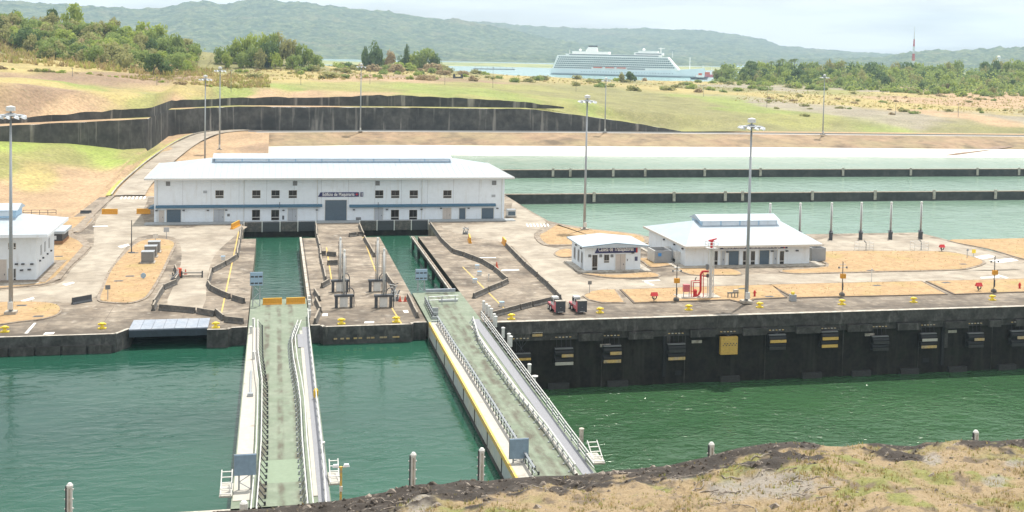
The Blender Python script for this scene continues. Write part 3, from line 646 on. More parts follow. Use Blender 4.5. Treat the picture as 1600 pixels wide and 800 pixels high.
# ------------------------------------------------------------------ the visitors' slope in the foreground
crest = [(-300,830),(150,812),(300,803),(345,798),(415,795),(450,790),(520,783),(560,776),(600,769),(630,759),(660,756),(690,757),(725,750),(760,752),(800,747),(850,744),(900,743),(960,735),(1000,732),(1040,728),(1075,720),(1100,715),(1130,706),(1160,699),(1200,693),(1235,690),(1265,691),(1290,697),(1320,698),(1345,694),(1370,692),(1400,696),(1430,697),(1445,691),(1470,692),(1490,688),(1520,687),(1550,690),(1580,687),(1640,684),(1900,676)]
YC = 74.0
ck_ = [PY(a, b, YC) for a, b in crest]
xs = np.linspace(-30, 75, 420); ys = np.concatenate([np.linspace(34, 52, 40), np.linspace(52.2, YC, 130), np.linspace(YC+.2, 84, 24)])
X, Y = np.meshgrid(xs, ys); zc = np.interp(X, [p.x for p in ck_], [p.z for p in ck_])
d = YC-Y; Z = zc+np.where(d > 0, .17*d*ss(d/3+.2)-.012*d*np.minimum(d, 10)/10, d*1.1)
lum = fbm(X, Y, .35, 4, 41)*.6+fbm(X, Y, 1.2, 3, 43)*.34
Z += lum*ss(np.abs(d)/1.5+.15)
pxx, pyy = pix(X, Y, Z); cy = np.interp(pxx, [c[0] for c in crest], [c[1] for c in crest])
bd = np.interp(pxx, [345,430,520,600,640,690,740,800,860,920,960,1000,1040,1100,1180,1240,1275,1295,1340,1380,1410,1440,1452,1475,1510,1560,1600], [20,60,70,45,28,40,46,48,34,26,16,24,30,38,44,44,34,8,10,20,26,26,12,4,16,26,26])
dk = ss((bd*.8+fbm(X, Y, .5, 4, 45)*34-(pyy-cy))/9)*ss((Y-40)/5)
gl = ss(fbm(X, Y, .22, 4, 47)*3+.1)[..., None]; g2 = ss(fbm(X, Y, .45, 4, 48)*4-.5)[..., None]; g3 = ss(fbm(X, Y, .9, 4, 49)*4-.9)[..., None]
base = np.array((.275,.205,.120))*(1-gl)+np.array((.225,.185,.088))*gl; base = base*(1-g2)+np.array((.19,.19,.062))*g2; base = base*(1-g3)+np.array((.15,.115,.08))*g3
pal = np.maximum.reduce([np.exp(-(((pxx-a)/w)**2+((pyy-b)/h)**2)) for a, b, w, h in ((1220,757,70,22),(1456,717,16,9),(1556,752,18,9),(1060,742,26,8),(1140,765,40,16),(655,775,24,30),(1590,724,22,5))])
pal = ss(pal*2.2-.4+fbm(X, Y, 1.3, 3, 51)*.8)[..., None]
base = base*(1-pal*.8)+np.array((.25,.23,.205))*pal*.8
soil = np.array((.040,.032,.026))*(1+.5*fbm(X, Y, 1.5, 3, 50))[..., None]
pb = ss(fbm(X, Y, 2.6, 2, 53)*5-1.7)[..., None]*.5; soil = soil*(1-pb)+np.array((.26,.22,.18))*pb
C3 = base*(1-dk[..., None])+soil*dk[..., None]
M_slope = mat('slope_cover', (.3,.25,.1), .95, .22, 1.6, attr='cover', bump=.10, bscale=5)
struct(grid('visitor_slope', X, Y, Z, M_slope, np.clip(C3, .01, 1)))
SL = (xs, ys, Z, dk)
def slope_z(x, y):
    i = int(np.clip(np.searchsorted(xs_s, x), 1, len(xs_s)-1)); j = int(np.clip(np.searchsorted(ys_s, y), 1, len(ys_s)-1)); return SL[2][j, i], SL[3][j, i]
xs_s, ys_s = xs, ys
# ------------------------------------------------------------------ buildings
def rect(x0, y0, x1, y1, Y):
    a = PY(x0, (y0+y1)/2, Y); b = PY(x1, (y0+y1)/2, Y); c = PY((x0+x1)/2, y0, Y); d = PY((x0+x1)/2, y1, Y)
    return a.x, b.x, d.z, c.z
def text_mesh(body, size, name, mt, parent, loc, rot=(math.pi/2, 0, 0), width=None, bold=0.0):
    cu = bpy.data.curves.new(name, 'FONT'); cu.body = body; cu.size = size; cu.extrude = .01; cu.offset = bold
    ob = bpy.data.objects.new(name, cu); COL.objects.link(ob); dg = bpy.context.evaluated_depsgraph_get(); dg.update()
    me = bpy.data.meshes.new_from_object(ob.evaluated_get(dg)); bpy.data.objects.remove(ob)
    vs = [v.co.x for v in me.vertices]; w = max(vs)-min(vs)
    o = bpy.data.objects.new(name, me); COL.objects.link(o); me.materials.clear(); me.materials.append(mt); o.parent = parent; o.location = loc; o.rotation_euler = rot
    if width: o.scale[0] = width/w
    return o
M_txt = mat('white_lettering', (.85,.85,.85), .5)
def star(mb, c, r, y):
    pts = []
    for k in range(8):
        a = math.pi/4*k; q = r if k % 2 == 0 else r*.32; pts.append((c[0]+q*math.sin(a), y, c[1]+q*math.cos(a)))
    mb.quad(*pts)
class Facade:
    """parts on a wall facing -Y at plane Y, in the local frame of thing t"""
    def __init__(s, t, Y): s.t = t; s.Y = Y; s.o = t.location
    def b(s, r, proud, name, mt, parent=None, back=.0):
        m_ = MB(s.o).box(r[0], r[1], s.Y-proud, s.Y-back, r[2], r[3])
        return m_.build(name, mt, parent or s.t)
    def window(s, px, fr=True, split=.72, sill=False):
        x0, x1, z0, z1 = rect(*px, s.Y); f = .07
        w = s.b((x0-f, x1+f, z0-f, z1+f), .05, 'window', M_wp)
        zs = z0+(z1-z0)*(1-split)
        s.b((x0, x1, zs+.06, z1), .056, 'pane', M_glass, w, .052); s.b((x0, x1, z0, zs-.06), .056, 'pane', M_glass, w, .052)
        xm = (x0+x1)/2; s.b((xm-.03, xm+.03, zs+.06, z1), .075, 'mullion', M_grille, w, .056)
        return w
    def door(s, px, mt, name='door', frame=True, leaf=False, handle=True):
        x0, x1, z0, z1 = rect(*px, s.Y); z0 = max(z0, .02)
        d = s.b((x0, x1, z0, z1), .04, name, mt)
        if frame:
            f = MB(s.o).box(x0-.12, x0-.005, s.Y-.09, s.Y, z0, z1+.1).box(x1+.005, x1+.12, s.Y-.09, s.Y, z0, z1+.1).box(x0-.004, x1+.004, s.Y-.09, s.Y, z1+.003, z1+.1); f.build('frame', M_wp, d)
        if name == 'roller_shutter':
            n = int((z1-z0)/.3)
            for k in range(1, n): s.b((x0+.03, x1-.03, z0+k*.3-.04, z0+k*.3), .06, 'shutter_rib', mt, d, .041)
        elif handle: s.b((x1-.3, x1-.2, z0+.95, z0+1.2), .09, 'handle', M_gdk, d, .041)
        if leaf: s.b(((x0+x1)/2-.02, (x0+x1)/2+.02, z0, z1), .055, 'leaf_joint', M_grille, d, .041)
        return d
    def vent(s, px, mt=None):
        v = s.b(rect(*px, s.Y), .06, 'louvre_vent', mt or M_grille)
        x0, x1, z0, z1 = rect(*px, s.Y)
        for k in range(3): s.b((x0+.05, x1-.05, z0+(z1-z0)*(k+.6)/3.6, z0+(z1-z0)*(k+.75)/3.6), .1, 'louvre', M_galv, v, .061)
    def lamp(s, px, py):
        p = PY(px, py, s.Y); MB(s.o).box(p.x-.22, p.x+.22, s.Y-.35, s.Y-.001, p.z-.09, p.z+.12).build('wall_lamp', M_gdk, s.t)
def sign(F, tl, bl, tr, br, txt, size, cols=(None,), number=None, sy=.12):
    Y = F.Y-sy; o = F.o; t = F.t
    p = [PY(*bl, Y), PY(*br, Y), PY(*tr, Y), PY(*tl, Y)]
    b = MB(o); b.add([(q.x, Y, q.z) for q in p]+[(q.x, F.Y-.002, q.z) for q in p], [(0,1,2,3),(4,7,6,5),(0,4,5,1),(1,5,6,2),(2,6,7,3),(3,7,4,0)])
    s_ = b.build('name_sign', M_navy, t)
    for body, x0, x1, yb in txt:
        q = PY(x0, yb, Y); w = PY(x1, yb, Y).x-q.x
        text_mesh(body, size, 'lettering', M_txt, s_, (q.x-o.x, Y-.012-o.y, q.z), width=w, bold=.012)
    return s_
PLx = M_cope
# -- machinery building
Y0 = 243.5
t = thing('machinery_building', 'long white two-storey machinery building with pale metal roof across the recesses', 'building', (12.8, Y0, 0))
F = Facade(t, Y0); o = t.location
X0, X1, YB, ZE = -24.4, 50.0, 272.0, 9.35
MB(o).box(X0, X1, Y0, YB, -.02, ZE).build('wall', M_white, t)
MB(o).box(X0-1.7, X1+2.0, Y0-3.0, Y0-.002, .0, .17).build('plinth', mat('grey_plinth', (.33,.35,.36), .85, .15, .5), t)
ov = 1.75; ex0, ex1, ey0, ey1 = X0-ov, X1+ov, Y0-ov, YB+ov
mx0, mx1 = PY(336,250,254).x, PY(703,250,254).x; ym, zr = 257.7, 11.95
rx0, rx1 = mx0-1.0, mx1+1.0
r_ = MB(o)
e = [(ex0,ey0,ZE+.1),(ex1,ey0,ZE+.1),(ex1,ey1,ZE+.1),(ex0,ey1,ZE+.1)]; k0, k1 = (rx0,ym,zr+.35), (rx1,ym,zr+.35)
r_.quad(e[0],e[1],k1,k0).quad(e[1],e[2],k1).quad(e[2],e[3],k0,k1).quad(e[3],e[0],k0)
roof = r_.build('roof', M_roof, t)
MB(o).box(ex0-.12, ex1+.12, ey0-.14, ey0+.01, ZE-.18, ZE+.2).build('gutter', M_wp, roof); MB(o).box(ex0-.12, ex1+.12, ey1-.01, ey1+.14, ZE-.18, ZE+.2).build('gutter', M_wp, roof)
MB(o).box(ex0-.13, ex0, ey0, ey1, ZE-.18, ZE+.2).build('gutter', M_wp, roof); MB(o).box(ex1, ex1+.13, ey0, ey1, ZE-.18, ZE+.2).build('gutter', M_wp, roof)
MB(o).box(ex0, ex1, ey0+.02, ey1-.02, ZE-.1, ZE-.02).build('soffit', M_white, roof)
for k in range(1, 62):     # standing seams on the front slope
    x = ex0+(ex1-ex0)*k/62; lo = ey0
    f = 1.0 if rx0 < x < rx1 else max(0, (x-ex0)/(rx0-ex0) if x < rx0 else (ex1-x)/(ex1-rx1)); f = min(1, f)*.78
    yb = ey0+(ym-ey0)*f; zb = ZE+.1+(zr+.25-ZE)*f
    MB(o).add([(x-.03,ey0,ZE+.11),(x+.03,ey0,ZE+.11),(x+.03,yb,zb+.02),(x-.03,yb,zb+.02),(x,ey0,ZE+.15),(x,yb,zb+.06)], [(0,1,4),(1,2,5,4),(3,0,4,5),(2,3,5)]).build('roof_seam', M_roof, roof)
mon = MB(o).box(mx0, mx1, 254.2, 261.2, 11.0, 12.55).build('roof_monitor', M_lblue, t)
MB(o).add([(mx0-.5,253.6,12.5),(mx1+.5,253.6,12.5),(mx1+.5,257.7,13.3),(mx0-.5,257.7,13.3),(mx0-.5,261.8,12.5),(mx1+.5,261.8,12.5)], [(0,1,2,3),(3,2,5,4),(0,3,4),(1,5,2),(0,4,5,1)]).build('monitor_roof', M_roof, mon)
MB(o).box(mx0, mx1, 254.05, 254.19, 11.45, 11.65).build('monitor_flashing', M_blue, mon)
n = 9
for k in range(n):
    a = mx0+(mx1-mx0)*k/n; MB(o).box(a+.12, a+(mx1-mx0)/n-.12, 254.1, 254.19, 11.85, 12.4).build('monitor_louvre', M_white, mon)
for x in (343,400.5,430.5,457.5,592.5,617.5,646.5,699): F.window((x-6.2,297.5,x+6.2,309.2))
for x in (400,430,617,645.5): F.window((x-6,328,x+6,343.8))
for k in range(1, 13):
    x = X0+(X1-X0)*k/13; F.b((x-.03, x+.03, 3.6, ZE-.25), .012, 'panel_joint', M_ldoor)
for x in (X0+.6, X0+18.2, X0+33.5, X0+56, X1-.6): MB(o).tube((x,Y0-.1,.2), (x,Y0-.1,ZE-.2), .07, 6).build('downpipe', M_wp, t)
for x, y in ((262.5,287),(461,286.5),(590,286.3),(772,285.7)): F.vent((x-3.4,y-3.4,x+3.4,y+3.4))
for x, y in ((320.5,299.8),(771,306)): F.vent((x-3,y-2,x+3,y+2), M_ldoor)
F.door((260.6,327.5,282.5,347.5), M_shut, 'roller_shutter'); F.door((508,312.6,541.5,345), M_shut, 'roller_shutter'); F.door((752.5,325,771,343.4), M_shut, 'roller_shutter')
F.door((334,327,350,347), M_ldoor, leaf=True); F.door((450,326,463.7,345.6), M_ldoor, leaf=True); F.door((585,325,598,344.8), M_ldoor, leaf=True)
F.door((717.5,325.2,727,343.6), M_shut); F.door((692,325.4,704.5,343.8), M_tdoor, leaf=True); F.door((248.5,329,256.3,347.6), M_tdoor)
for a, b_, y in ((243,503.5,324.5),(546,775,323.2)):
    p, q_ = PY(a, y, Y0-.6), PY(b_, y, Y0-.6)
    MB(o).add([(p.x,Y0-.6,p.z-.16),(q_.x,Y0-.6,p.z-.16),(q_.x,Y0-.6,p.z+.08),(p.x,Y0-.6,p.z+.08),(p.x,Y0-.002,p.z-.1),(q_.x,Y0-.002,p.z-.1),(q_.x,Y0-.002,p.z+.42),(p.x,Y0-.002,p.z+.42)],
        [(0,1,2,3),(3,2,6,7),(0,4,5,1),(1,5,6,2),(0,3,7,4)]).build('canopy', M_blue, t)
MB(o).add([(X0-1.2,Y0+.2,3.1),(X0-1.2,Y0+4,3.1),(X0-.002,Y0+4,3.6),(X0-.002,Y0+.2,3.6),(X0-1.2,Y0+.2,2.9),(X0-1.2,Y0+4,2.9),(X0-.002,Y0+4,2.9),(X0-.002,Y0+.2,2.9)], [(0,1,2,3),(4,7,6,5),(0,3,7,4),(1,5,6,2),(0,4,5,1)]).build('canopy', M_blue, t)
for x, y in ((244.5,329),(287,328.6),(325,328.6),(353.5,328.2),(443,328.5),(495,328),(553,327.6),(604.5,327.3),(658.5,327),(689,325.5),(732,325.3),(777,325.5)): F.lamp(x, y)
F.vent((556,339.5,564,344.4)); F.vent((441,337,444,343), M_gdk); F.vent((425-70,334,425-66,338))
s1 = sign(F, (500.8,300.6), (497,307.6), (560.8,300.4), (560.8,307.2), [('Edificio de Maquinaria', 503.8, 553.4, 306.1)], 1.0, number='1')
b = MB(o); star(b, (PY(557.6,303.6,Y0-.14).x, PY(557.6,303.6,Y0-.14).z), .42, Y0-.14); b.build('red_star_emblem', M_red, s1)
ra = rect(562.2,300.4,567.6,307.2,Y0-.12); nt_ = F.b(ra, .12, 'number_plate', M_navy); F.b((ra[0], ra[0]+.1, ra[2], ra[3]), .13, 'white_stripe', M_txt, nt_, .121)
q = PY(564, 306, Y0-.12); text_mesh('1', .95, 'lettering', M_txt, nt_, (q.x-o.x, Y0-.14-o.y, q.z), bold=.02)
for k, px in enumerate((437,591)): p = PY(px, 318, Y0-.5); MB(o).tube((p.x, Y0-.4, p.z-1.0), (p.x, Y0-.4, p.z+.3), .06).build('vent_pipe', M_gdk, t)
# -- left control building
Y0 = 185.3
t = thing('control_building', 'white control building with pale roof cut by the left edge of the picture', 'building', (-48, Y0, 0)); F = Facade(t, Y0); o = t.location
X0, X1, YB, ZE = -66.0, -36.1, 199.8, 7.45
MB(o).box(X0, X1, Y0, YB, -.02, ZE).build('wall', M_white, t)
MB(o).box(X0-2, X1+1.7, Y0-1.9, YB+2, .0, .2).build('plinth', M_walk, t)
ex0, ex1, ey0, ey1 = X0-1.6, X1+1.9, Y0-1.9, YB+1.5; ym = (ey0+ey1)/2; zr = ZE+2.3
e = [(ex0,ey0,ZE+.1),(ex1,ey0,ZE+.1),(ex1,ey1,ZE+.1),(ex0,ey1,ZE+.1)]; k0, k1 = (ex0+7,ym,zr), (ex1-7,ym,zr)
roof = MB(o).quad(e[0],e[1],k1,k0).quad(e[1],e[2],k1).quad(e[2],e[3],k0,k1).quad(e[3],e[0],k0).build('roof', M_roof, t)
MB(o).box(ex0,ex1,ey0,ey1,ZE-.25,ZE+.02).box(ex0-.1,ex1+.1,ey0-.12,ey0+.01,ZE-.35,ZE+.16).box(ex1-.01,ex1+.12,ey0,ey1,ZE-.35,ZE+.16).build('eave', M_white, roof)
p = PY(25,337,ym-2.2)
mon = MB(o).box(X0+6, p.x, ym-2.2, ym+2.2, zr-1.6, zr+.75).build('roof_monitor', M_lblue, t)
MB(o).add([(X0+5,ym-2.9,zr+.7),(p.x+.4,ym-2.9,zr+.7),(p.x+.4,ym,zr+1.5),(X0+5,ym,zr+1.5),(X0+5,ym+2.9,zr+.7),(p.x+.4,ym+2.9,zr+.7)], [(0,1,2,3),(3,2,5,4),(0,3,4),(1,5,2),(0,4,5,1)]).build('monitor_roof', M_roof, mon)
for k in range(4): MB(o).box(p.x-.3-(k+1)*2.3, p.x-.45-k*2.3, ym-2.27, ym-2.201, zr-.25, zr+.55).build('monitor_louvre', M_white, mon)
F.window((13.4,380,16.3,389)); F.window((21.5,380,24.4,389)); F.window((13.4,420,16.3,440)); F.window((21.5,420,24.4,440))
F.door((-14,406,10,441), M_tdoor, 'door')
for x, y in ((26,409.5),(36,409.5),(50,409.5),(34,419),(46,418)): F.lamp(x, y+3)
for yy in (188.5,191.5,195): MB(o).box(X1, X1+.06, yy, yy+1.0, 3.4, 5.0).build('louvre_vent', M_ldoor, t)
for yy in (187.5,190,193.5,196.5): MB(o).box(X1, X1+.25, yy, yy+.3, 2.6, 2.85).build('wall_lamp', M_gdk, t)
# -- guard shed behind it
p = P2(80, 383); t = thing('utility_shed', 'small white-roofed utility shed on brick base behind the left building', 'shed', (p.x, p.y, 0)); o = t.location
x0, y0 = p.x-.6, p.y
MB(o).box(x0, x0+2.6, y0, y0+6.5, 0, .75).build('brick_base', mat('brown_brick_base', (.30,.17,.09), .9, .2, 2.0), t)
MB(o).box(x0+.05, x0+2.5, y0+.06, y0+6.4, .75, 2.1).build('body', M_gdk, t)
MB(o).box(x0-.5, x0+3.0, y0-.5, y0+7, 2.1, 2.6).build('roof', M_roof, t)
MB(o).box(x0+.3, x0+1.5, y0-.02, y0+.05, 1.0, 1.7).build('machine_panel', M_white, t)
# -- workers' cabin
Y0 = 183.6
t = thing('workers_cabin', 'small white workers cabin with low gabled roof beside the big lawn', 'building', (57, Y0, 0)); F = Facade(t, Y0); o = t.location
X0, X1, YB, ZE = 51.9, 61.8, 192.2, 4.35
MB(o).box(X0, X1, Y0, YB, -.02, ZE).build('wall', M_white, t)
MB(o).box(X0-1.3, X1+1.6, Y0-1.4, YB+.6, .0, .16).build('plinth', M_cope, t)
ex0, ex1, ey0, ey1 = X0-.75, X1+1.3, Y0-1.1, YB+1.0; xm = (ex0+ex1)/2
MB(o).add([(ex0,ey0,ZE+.02),(xm,ey0,ZE+.62),(ex1,ey0,ZE+.02),(ex0,ey1,ZE+.02),(xm,ey1,ZE+.62),(ex1,ey1,ZE+.02),(ex0,ey0,ZE-.2),(ex1,ey0,ZE-.2),(ex0,ey1,ZE-.2),(ex1,ey1,ZE-.2)],
   [(0,1,4,3),(1,2,5,4),(6,7,2,1,0),(8,3,4,5,9),(6,0,3,8),(7,9,5,2),(6,8,9,7)]).build('roof', M_roof, t)
MB(o).add([(ex0,ey0-.03,ZE-.02),(xm,ey0-.03,ZE+.56),(ex1,ey0-.03,ZE-.02),(ex0,ey0-.03,ZE+.06),(xm,ey0-.03,ZE+.66),(ex1,ey0-.03,ZE+.06)],[(0,1,4,3),(1,2,5,4)]).build('gable_trim', M_blue, t)
s1 = sign(F, (934.2,386.5), (929.5,396), (994,386), (994,394.6), [('Caseta de Trabajadores', 934.8, 989.6, 392.6)], .95)
ra = rect(994.1,386,996.2,394.6,Y0-.12); F.b(ra, .12, 'red_end_panel', M_red, s1)
F.window((925.5,398.5,933,421.8), split=.8); F.window((944,398,951.5,410), split=.8)
for x in (921.5,938.7,956.2): F.vent((x-2.2,397.5,x+2.2,401.8))
F.door((962,397.5,976.5,422.6), M_tdoor, leaf=True); F.vent((991.8,401,996,407.4), M_navy); F.lamp(988.5,394.8); F.vent((979.5,404.5,981,407.5), M_grille)
for k, yy in enumerate((184.8,187.0,189.6)):
    d = MB(o).box(X0-.06, X0, yy, yy+1.1, .9 if k else .15, 3.1).build('side_window', M_ldoor, t); MB(o).box(X0-.1, X0-.061, yy+.12, yy+.98, 1.2, 2.9).build('pane', M_grille, d)
for yy in (185.6, 188.8): MB(o).box(X0-.3, X0, yy, yy+.3, 3.5, 3.75).build('wall_lamp', M_gdk, t)
# -- water recycling building
Y0 = 185.8
t = thing('water_recycling_building', 'wide white single-storey building with blue roof monitor and two roller doors', 'building', (82, Y0, 0)); F = Facade(t, Y0); o = t.location
X0, X1, YB, ZE = 70.8, 94.4, 205.5, 3.75
MB(o).box(X0, X1, Y0, YB, -.02, ZE).build('wall', M_white, t)
MB(o).box(X0-2.2, X1+2.2, Y0-2.0, YB+1, .0, .17).build('plinth', M_cope, t)
ex0, ex1, ey0, ey1 = X0-.6, X1+1.8, Y0-1.6, YB+1.6; ym = (ey0+ey1)/2; zr = ZE+2.9
mx0, mx1 = PY(1096,353,ym-2.4).x, PY(1214,353,ym-2.4).x
e = [(ex0,ey0,ZE+.1),(ex1,ey0,ZE+.1),(ex1,ey1,ZE+.1),(ex0,ey1,ZE+.1)]; k0, k1 = (mx0-.6,ym,zr), (mx1+1.2,ym,zr)
roof = MB(o).quad(e[0],e[1],k1,k0).quad(e[1],e[2],k1).quad(e[2],e[3],k0,k1).quad(e[3],e[0],k0).build('roof', M_roof, t)
MB(o).box(ex0,ex1,ey0,ey1,ZE-.2,ZE+.02).box(ex0-.1,ex1+.1,ey0-.14,ey0+.01,ZE-.2,ZE+.16).box(ex0-.12,ex0+.01,ey0,ey1,ZE-.2,ZE+.16).build('gutter', mat('cream_gutter', (.58,.55,.50), .7, .1, 1), roof)
mon = MB(o).box(mx0, mx1, ym-2.4, ym+2.4, zr-1.9, zr+.35).build('roof_monitor', M_lblue, t)
MB(o).add([(mx0-.4,ym-3,zr+.3),(mx1+.4,ym-3,zr+.3),(mx1+.4,ym,zr+1.15),(mx0-.4,ym,zr+1.15),(mx0-.4,ym+3,zr+.3),(mx1+.4,ym+3,zr+.3)], [(0,1,2,3),(3,2,5,4),(0,3,4),(1,5,2),(0,4,5,1)]).build('monitor_roof', M_roof, mon)
for k in range(4):
    w = (mx1-mx0)/4; MB(o).box(mx0+k*w+.2, mx0+(k+1)*w-.12, ym-2.47, ym-2.401, zr-.6, zr+.2).build('monitor_louvre', M_white, mon)
MB(o).box(mx0, mx1, ym-2.52, ym-2.401, zr-1.0, zr-.65).build('monitor_flashing', M_blue, mon)
s1 = sign(F, (1128,384.4), (1125,389.4), (1224.6,383.3), (1224.6,388.2), [('Cuarto de Maquinas', 1130, 1163.5, 388.5), ('Casa de Reutilización de Agua', 1173, 1219, 388.0)], .55)
F.b(rect(1224.7,383.3,1226.4,388.2,Y0-.12), .12, 'red_end_panel', M_red, s1); F.b(rect(1227.5,383.3,1230.6,388.2,Y0-.12), .12, 'number_plate', M_navy, s1)
F.b(rect(1166,384,1168,389,Y0-.12), .135, 'number_plate', M_txt, s1, .121)
for x in (1118,1164,1176.2,1221.5): F.window((x-3,392.5,x+3,413.6), split=.72)
F.door((1127,392.3,1132.4,415.2), M_ldoor); F.door((1208.2,391,1213.8,413.6), M_ldoor)
F.door((1138.5,392,1154,415.4), M_shut, 'roller_shutter'); F.door((1186.5,391,1201.5,414), M_shut, 'roller_shutter')
for x, y in ((1136,393.5),(1206,392.2),(1229,392),(1245,391.5)): F.lamp(x, y)
for k, yy in enumerate((188.2,192.6)):
    d = MB(o).box(X0-.9, X0-.002, yy, yy+1.5, .17, 2.2).build('side_cabinet', M_wp, t); MB(o).box(X0-1.0, X0-.901, yy+.2, yy+1.3, .4, .9).build('cabinet_vent', M_gdk, d)
for yy in (186.8,191,196.5): MB(o).box(X0-.3, X0, yy, yy+.3, 2.9, 3.15).build('wall_lamp', M_gdk, t)
# -- grey screen walls beside it
M_scr = mat('grey_screen_panel', (.30,.32,.345), .7, .06, 1.0)
def screen(label, px, depth, h):
    a, b_ = P2(px[0], px[2]), P2(px[1], px[2]); t = thing('screen_enclosure', label, 'enclosure', a); o = t.location
    MB(o).box(a.x, b_.x, a.y, a.y+.15, 0, h).build('front_panel', M_scr, t); MB(o).box(a.x, a.x+.15, a.y+.151, a.y+depth, 0, h).build('side_panel', M_wp, t)
    MB(o).box(b_.x-.15, b_.x, a.y+.151, a.y+depth, 0, h).build('side_panel', M_scr, t); MB(o).box(a.x+.16, b_.x-.16, a.y+depth-.15, a.y+depth, 0, h).build('back_panel', M_scr, t)
    return t
t = screen('grey screen enclosure with blue notice between the cabin and the wide building', (1023, 1050, 412.2), 4.2, 2.3)
p = P2(1028, 412.2); MB(t.location).box(p.x, p.x+.6, p.y-.05, p.y, 1.35, 1.9).build('notice', mat('blue_notice', (.05,.25,.62), .5), t)
screen('plain grey screen enclosure at the right end of the wide building', (1268.5, 1291, 408.6), 3.5, 2.45)
# -- box units
def cabinet(name, label, cat, px, w, d, h, mt, grp=None, front=None, base=True):
    p = P2(*px); t = thing(name, label, cat, p, 0, grp); o = t.location
    if base: MB(o).box(p.x-.2, p.x+w+.2, p.y-.25, p.y+d+.2, .15, .3).build('concrete_pad', M_cope, t)
    c = MB(o).box(p.x, p.x+w, p.y, p.y+d, .3, .3+h).build('housing', mt, t)
    MB(o).box(p.x-.06, p.x+w+.06, p.y-.06, p.y+d+.06, .3+h, .38+h).build('lid', M_galv, t)
    MB(o).box(p.x+.15, p.x+w-.15, p.y-.04, p.y-.001, .5, h).build('front_panel', front or mt, t)
    return t
M_trf = mat('grey_transformer', (.20,.205,.21), .55, .08, 1.0)
for k, (px, w) in enumerate(((220.5,413.2),(225.5,404),(231,396.5))):
    cabinet('transformer_cabinet', ('grey transformer cabinet on the kerbed lawn, nearest of three', 'grey transformer cabinet on the kerbed lawn, middle of three', 'grey transformer cabinet on the kerbed lawn, farthest of three')[k], 'cabinet', (px, w), 2.0, 1.7, 1.75, M_trf, 'transformer cabinets on the lawn')
cabinet('cooling_unit', 'white and dark cooling unit standing at the right end of the machinery building', 'cooling unit', (793,340), 1.9, 1.5, 1.4, M_wp, None, M_shut)
# ------------------------------------------------------------------ rolling gates
POST = MB().box(-.05,.05,-.05,.05,-1.05,.0).box(-.07,.07,-.09,.09,-1.05,-1.0).mesh('post', M_galv)
POSTB = MB().box(-.05,.05,-.05,.05,-1.05,.0).tube((0,0,-.15),(-.62,0,-1.03),.045,5).box(-.66,-.5,-.07,.07,-1.06,-.75).mesh('post', M_gdk)
POSTC = MB().box(-.05,.05,-.05,.05,-1.05,.0).tube((0,0,-.15),(.5,0,-1.03),.045,5).box(.36,.5,-.07,.07,-1.06,-.75).mesh('post', M_galv)
def railing(t, name, px, zt, post, step, mt, rails=(0.0, -.5), r=.055, wide=None):
    pts = [P2(a, b, zt) for a, b in px]; o = t.location; m_ = MB(o)
    for dz in rails: m_.path([p+Vector((0,0,dz)) for p in pts], r, 5)
    if wide: m_.path([p+Vector((wide,0,0)) for p in pts], r, 5)
    rl = m_.build(name, mt, t); acc = 0
    for a, b in zip(pts[:-1], pts[1:]):
        L_ = (b-a).length; d = -acc
        n = 0; s = acc
        while s < L_:
            p = a.lerp(b, s/L_); ob = bpy.data.objects.new('post', post); COL.objects.link(ob); ob.parent = rl
            ob.location = p-o; ob.rotation_euler[2] = math.atan2((b-a).y, (b-a).x)-math.pi/2; s += step
        acc = s-L_
    return rl
def board(t, px, Yb, leg, mt, cells=False):
    x0, x1, z0, z1 = rect(*px, Yb); o = t.location
    bd = MB(o).box(x0, x1, Yb-.05, Yb+.06, z0, z1).build('notice_board', mt, t)
    MB(o).box(x0-.05, x1+.05, Yb+.061, Yb+.12, z0-.04, z1+.04).build('board_frame', M_galv, bd)
    if cells:
        for i in range(3):
            for j in range(2):
                a = x0+(x1-x0)*(i+.12)/3; c = z0+(z1-z0)*(j+.22)/2
                MB(o).box(a, a+(x1-x0)*.25, Yb-.08, Yb-.051, c, c+(z1-z0)*.12).build('louvre', M_gdk, bd)
    for x in (x0+(x1-x0)*.22, x1-(x1-x0)*.22):
        MB(o).box(x-.07, x+.07, Yb+.13, Yb+.26, leg, z1-.1).build('leg', M_galv, t)
    n = max(2, int((z0-leg)/.9)); xa, xb = x0+(x1-x0)*.22, x1-(x1-x0)*.22; br = MB(o)
    for k in range(n):
        za = leg+(z0-leg)*k/n; zb = leg+(z0-leg)*(k+1)/n; br.tube((xa if k % 2 else xb, Yb+.2, za), (xb if k % 2 else xa, Yb+.2, zb), .04, 4)
    br.build('lattice_brace', M_galv, t); return bd
def platform(t, x0, x1, y0, y1, z):
    o = t.location; MB(o).box(x0, x1, y0, y1, z-.12, z).build('end_platform', M_apron, t)
    for k in range(5): MB(o).tube((x0+.05, y0+.1+k*(y1-y0-.2)/4, z+.15+k*.22), (x1-.05, y0+.1+k*(y1-y0-.2)/4, z+.15+k*.22), .05, 5).build('ladder_rung', M_wp, t)
    for x in (x0+.1, x1-.1): MB(o).tube((x, y0+.1, z), (x, y1-.1, z+1.2), .05, 5).build('ladder_rail', M_wp, t)
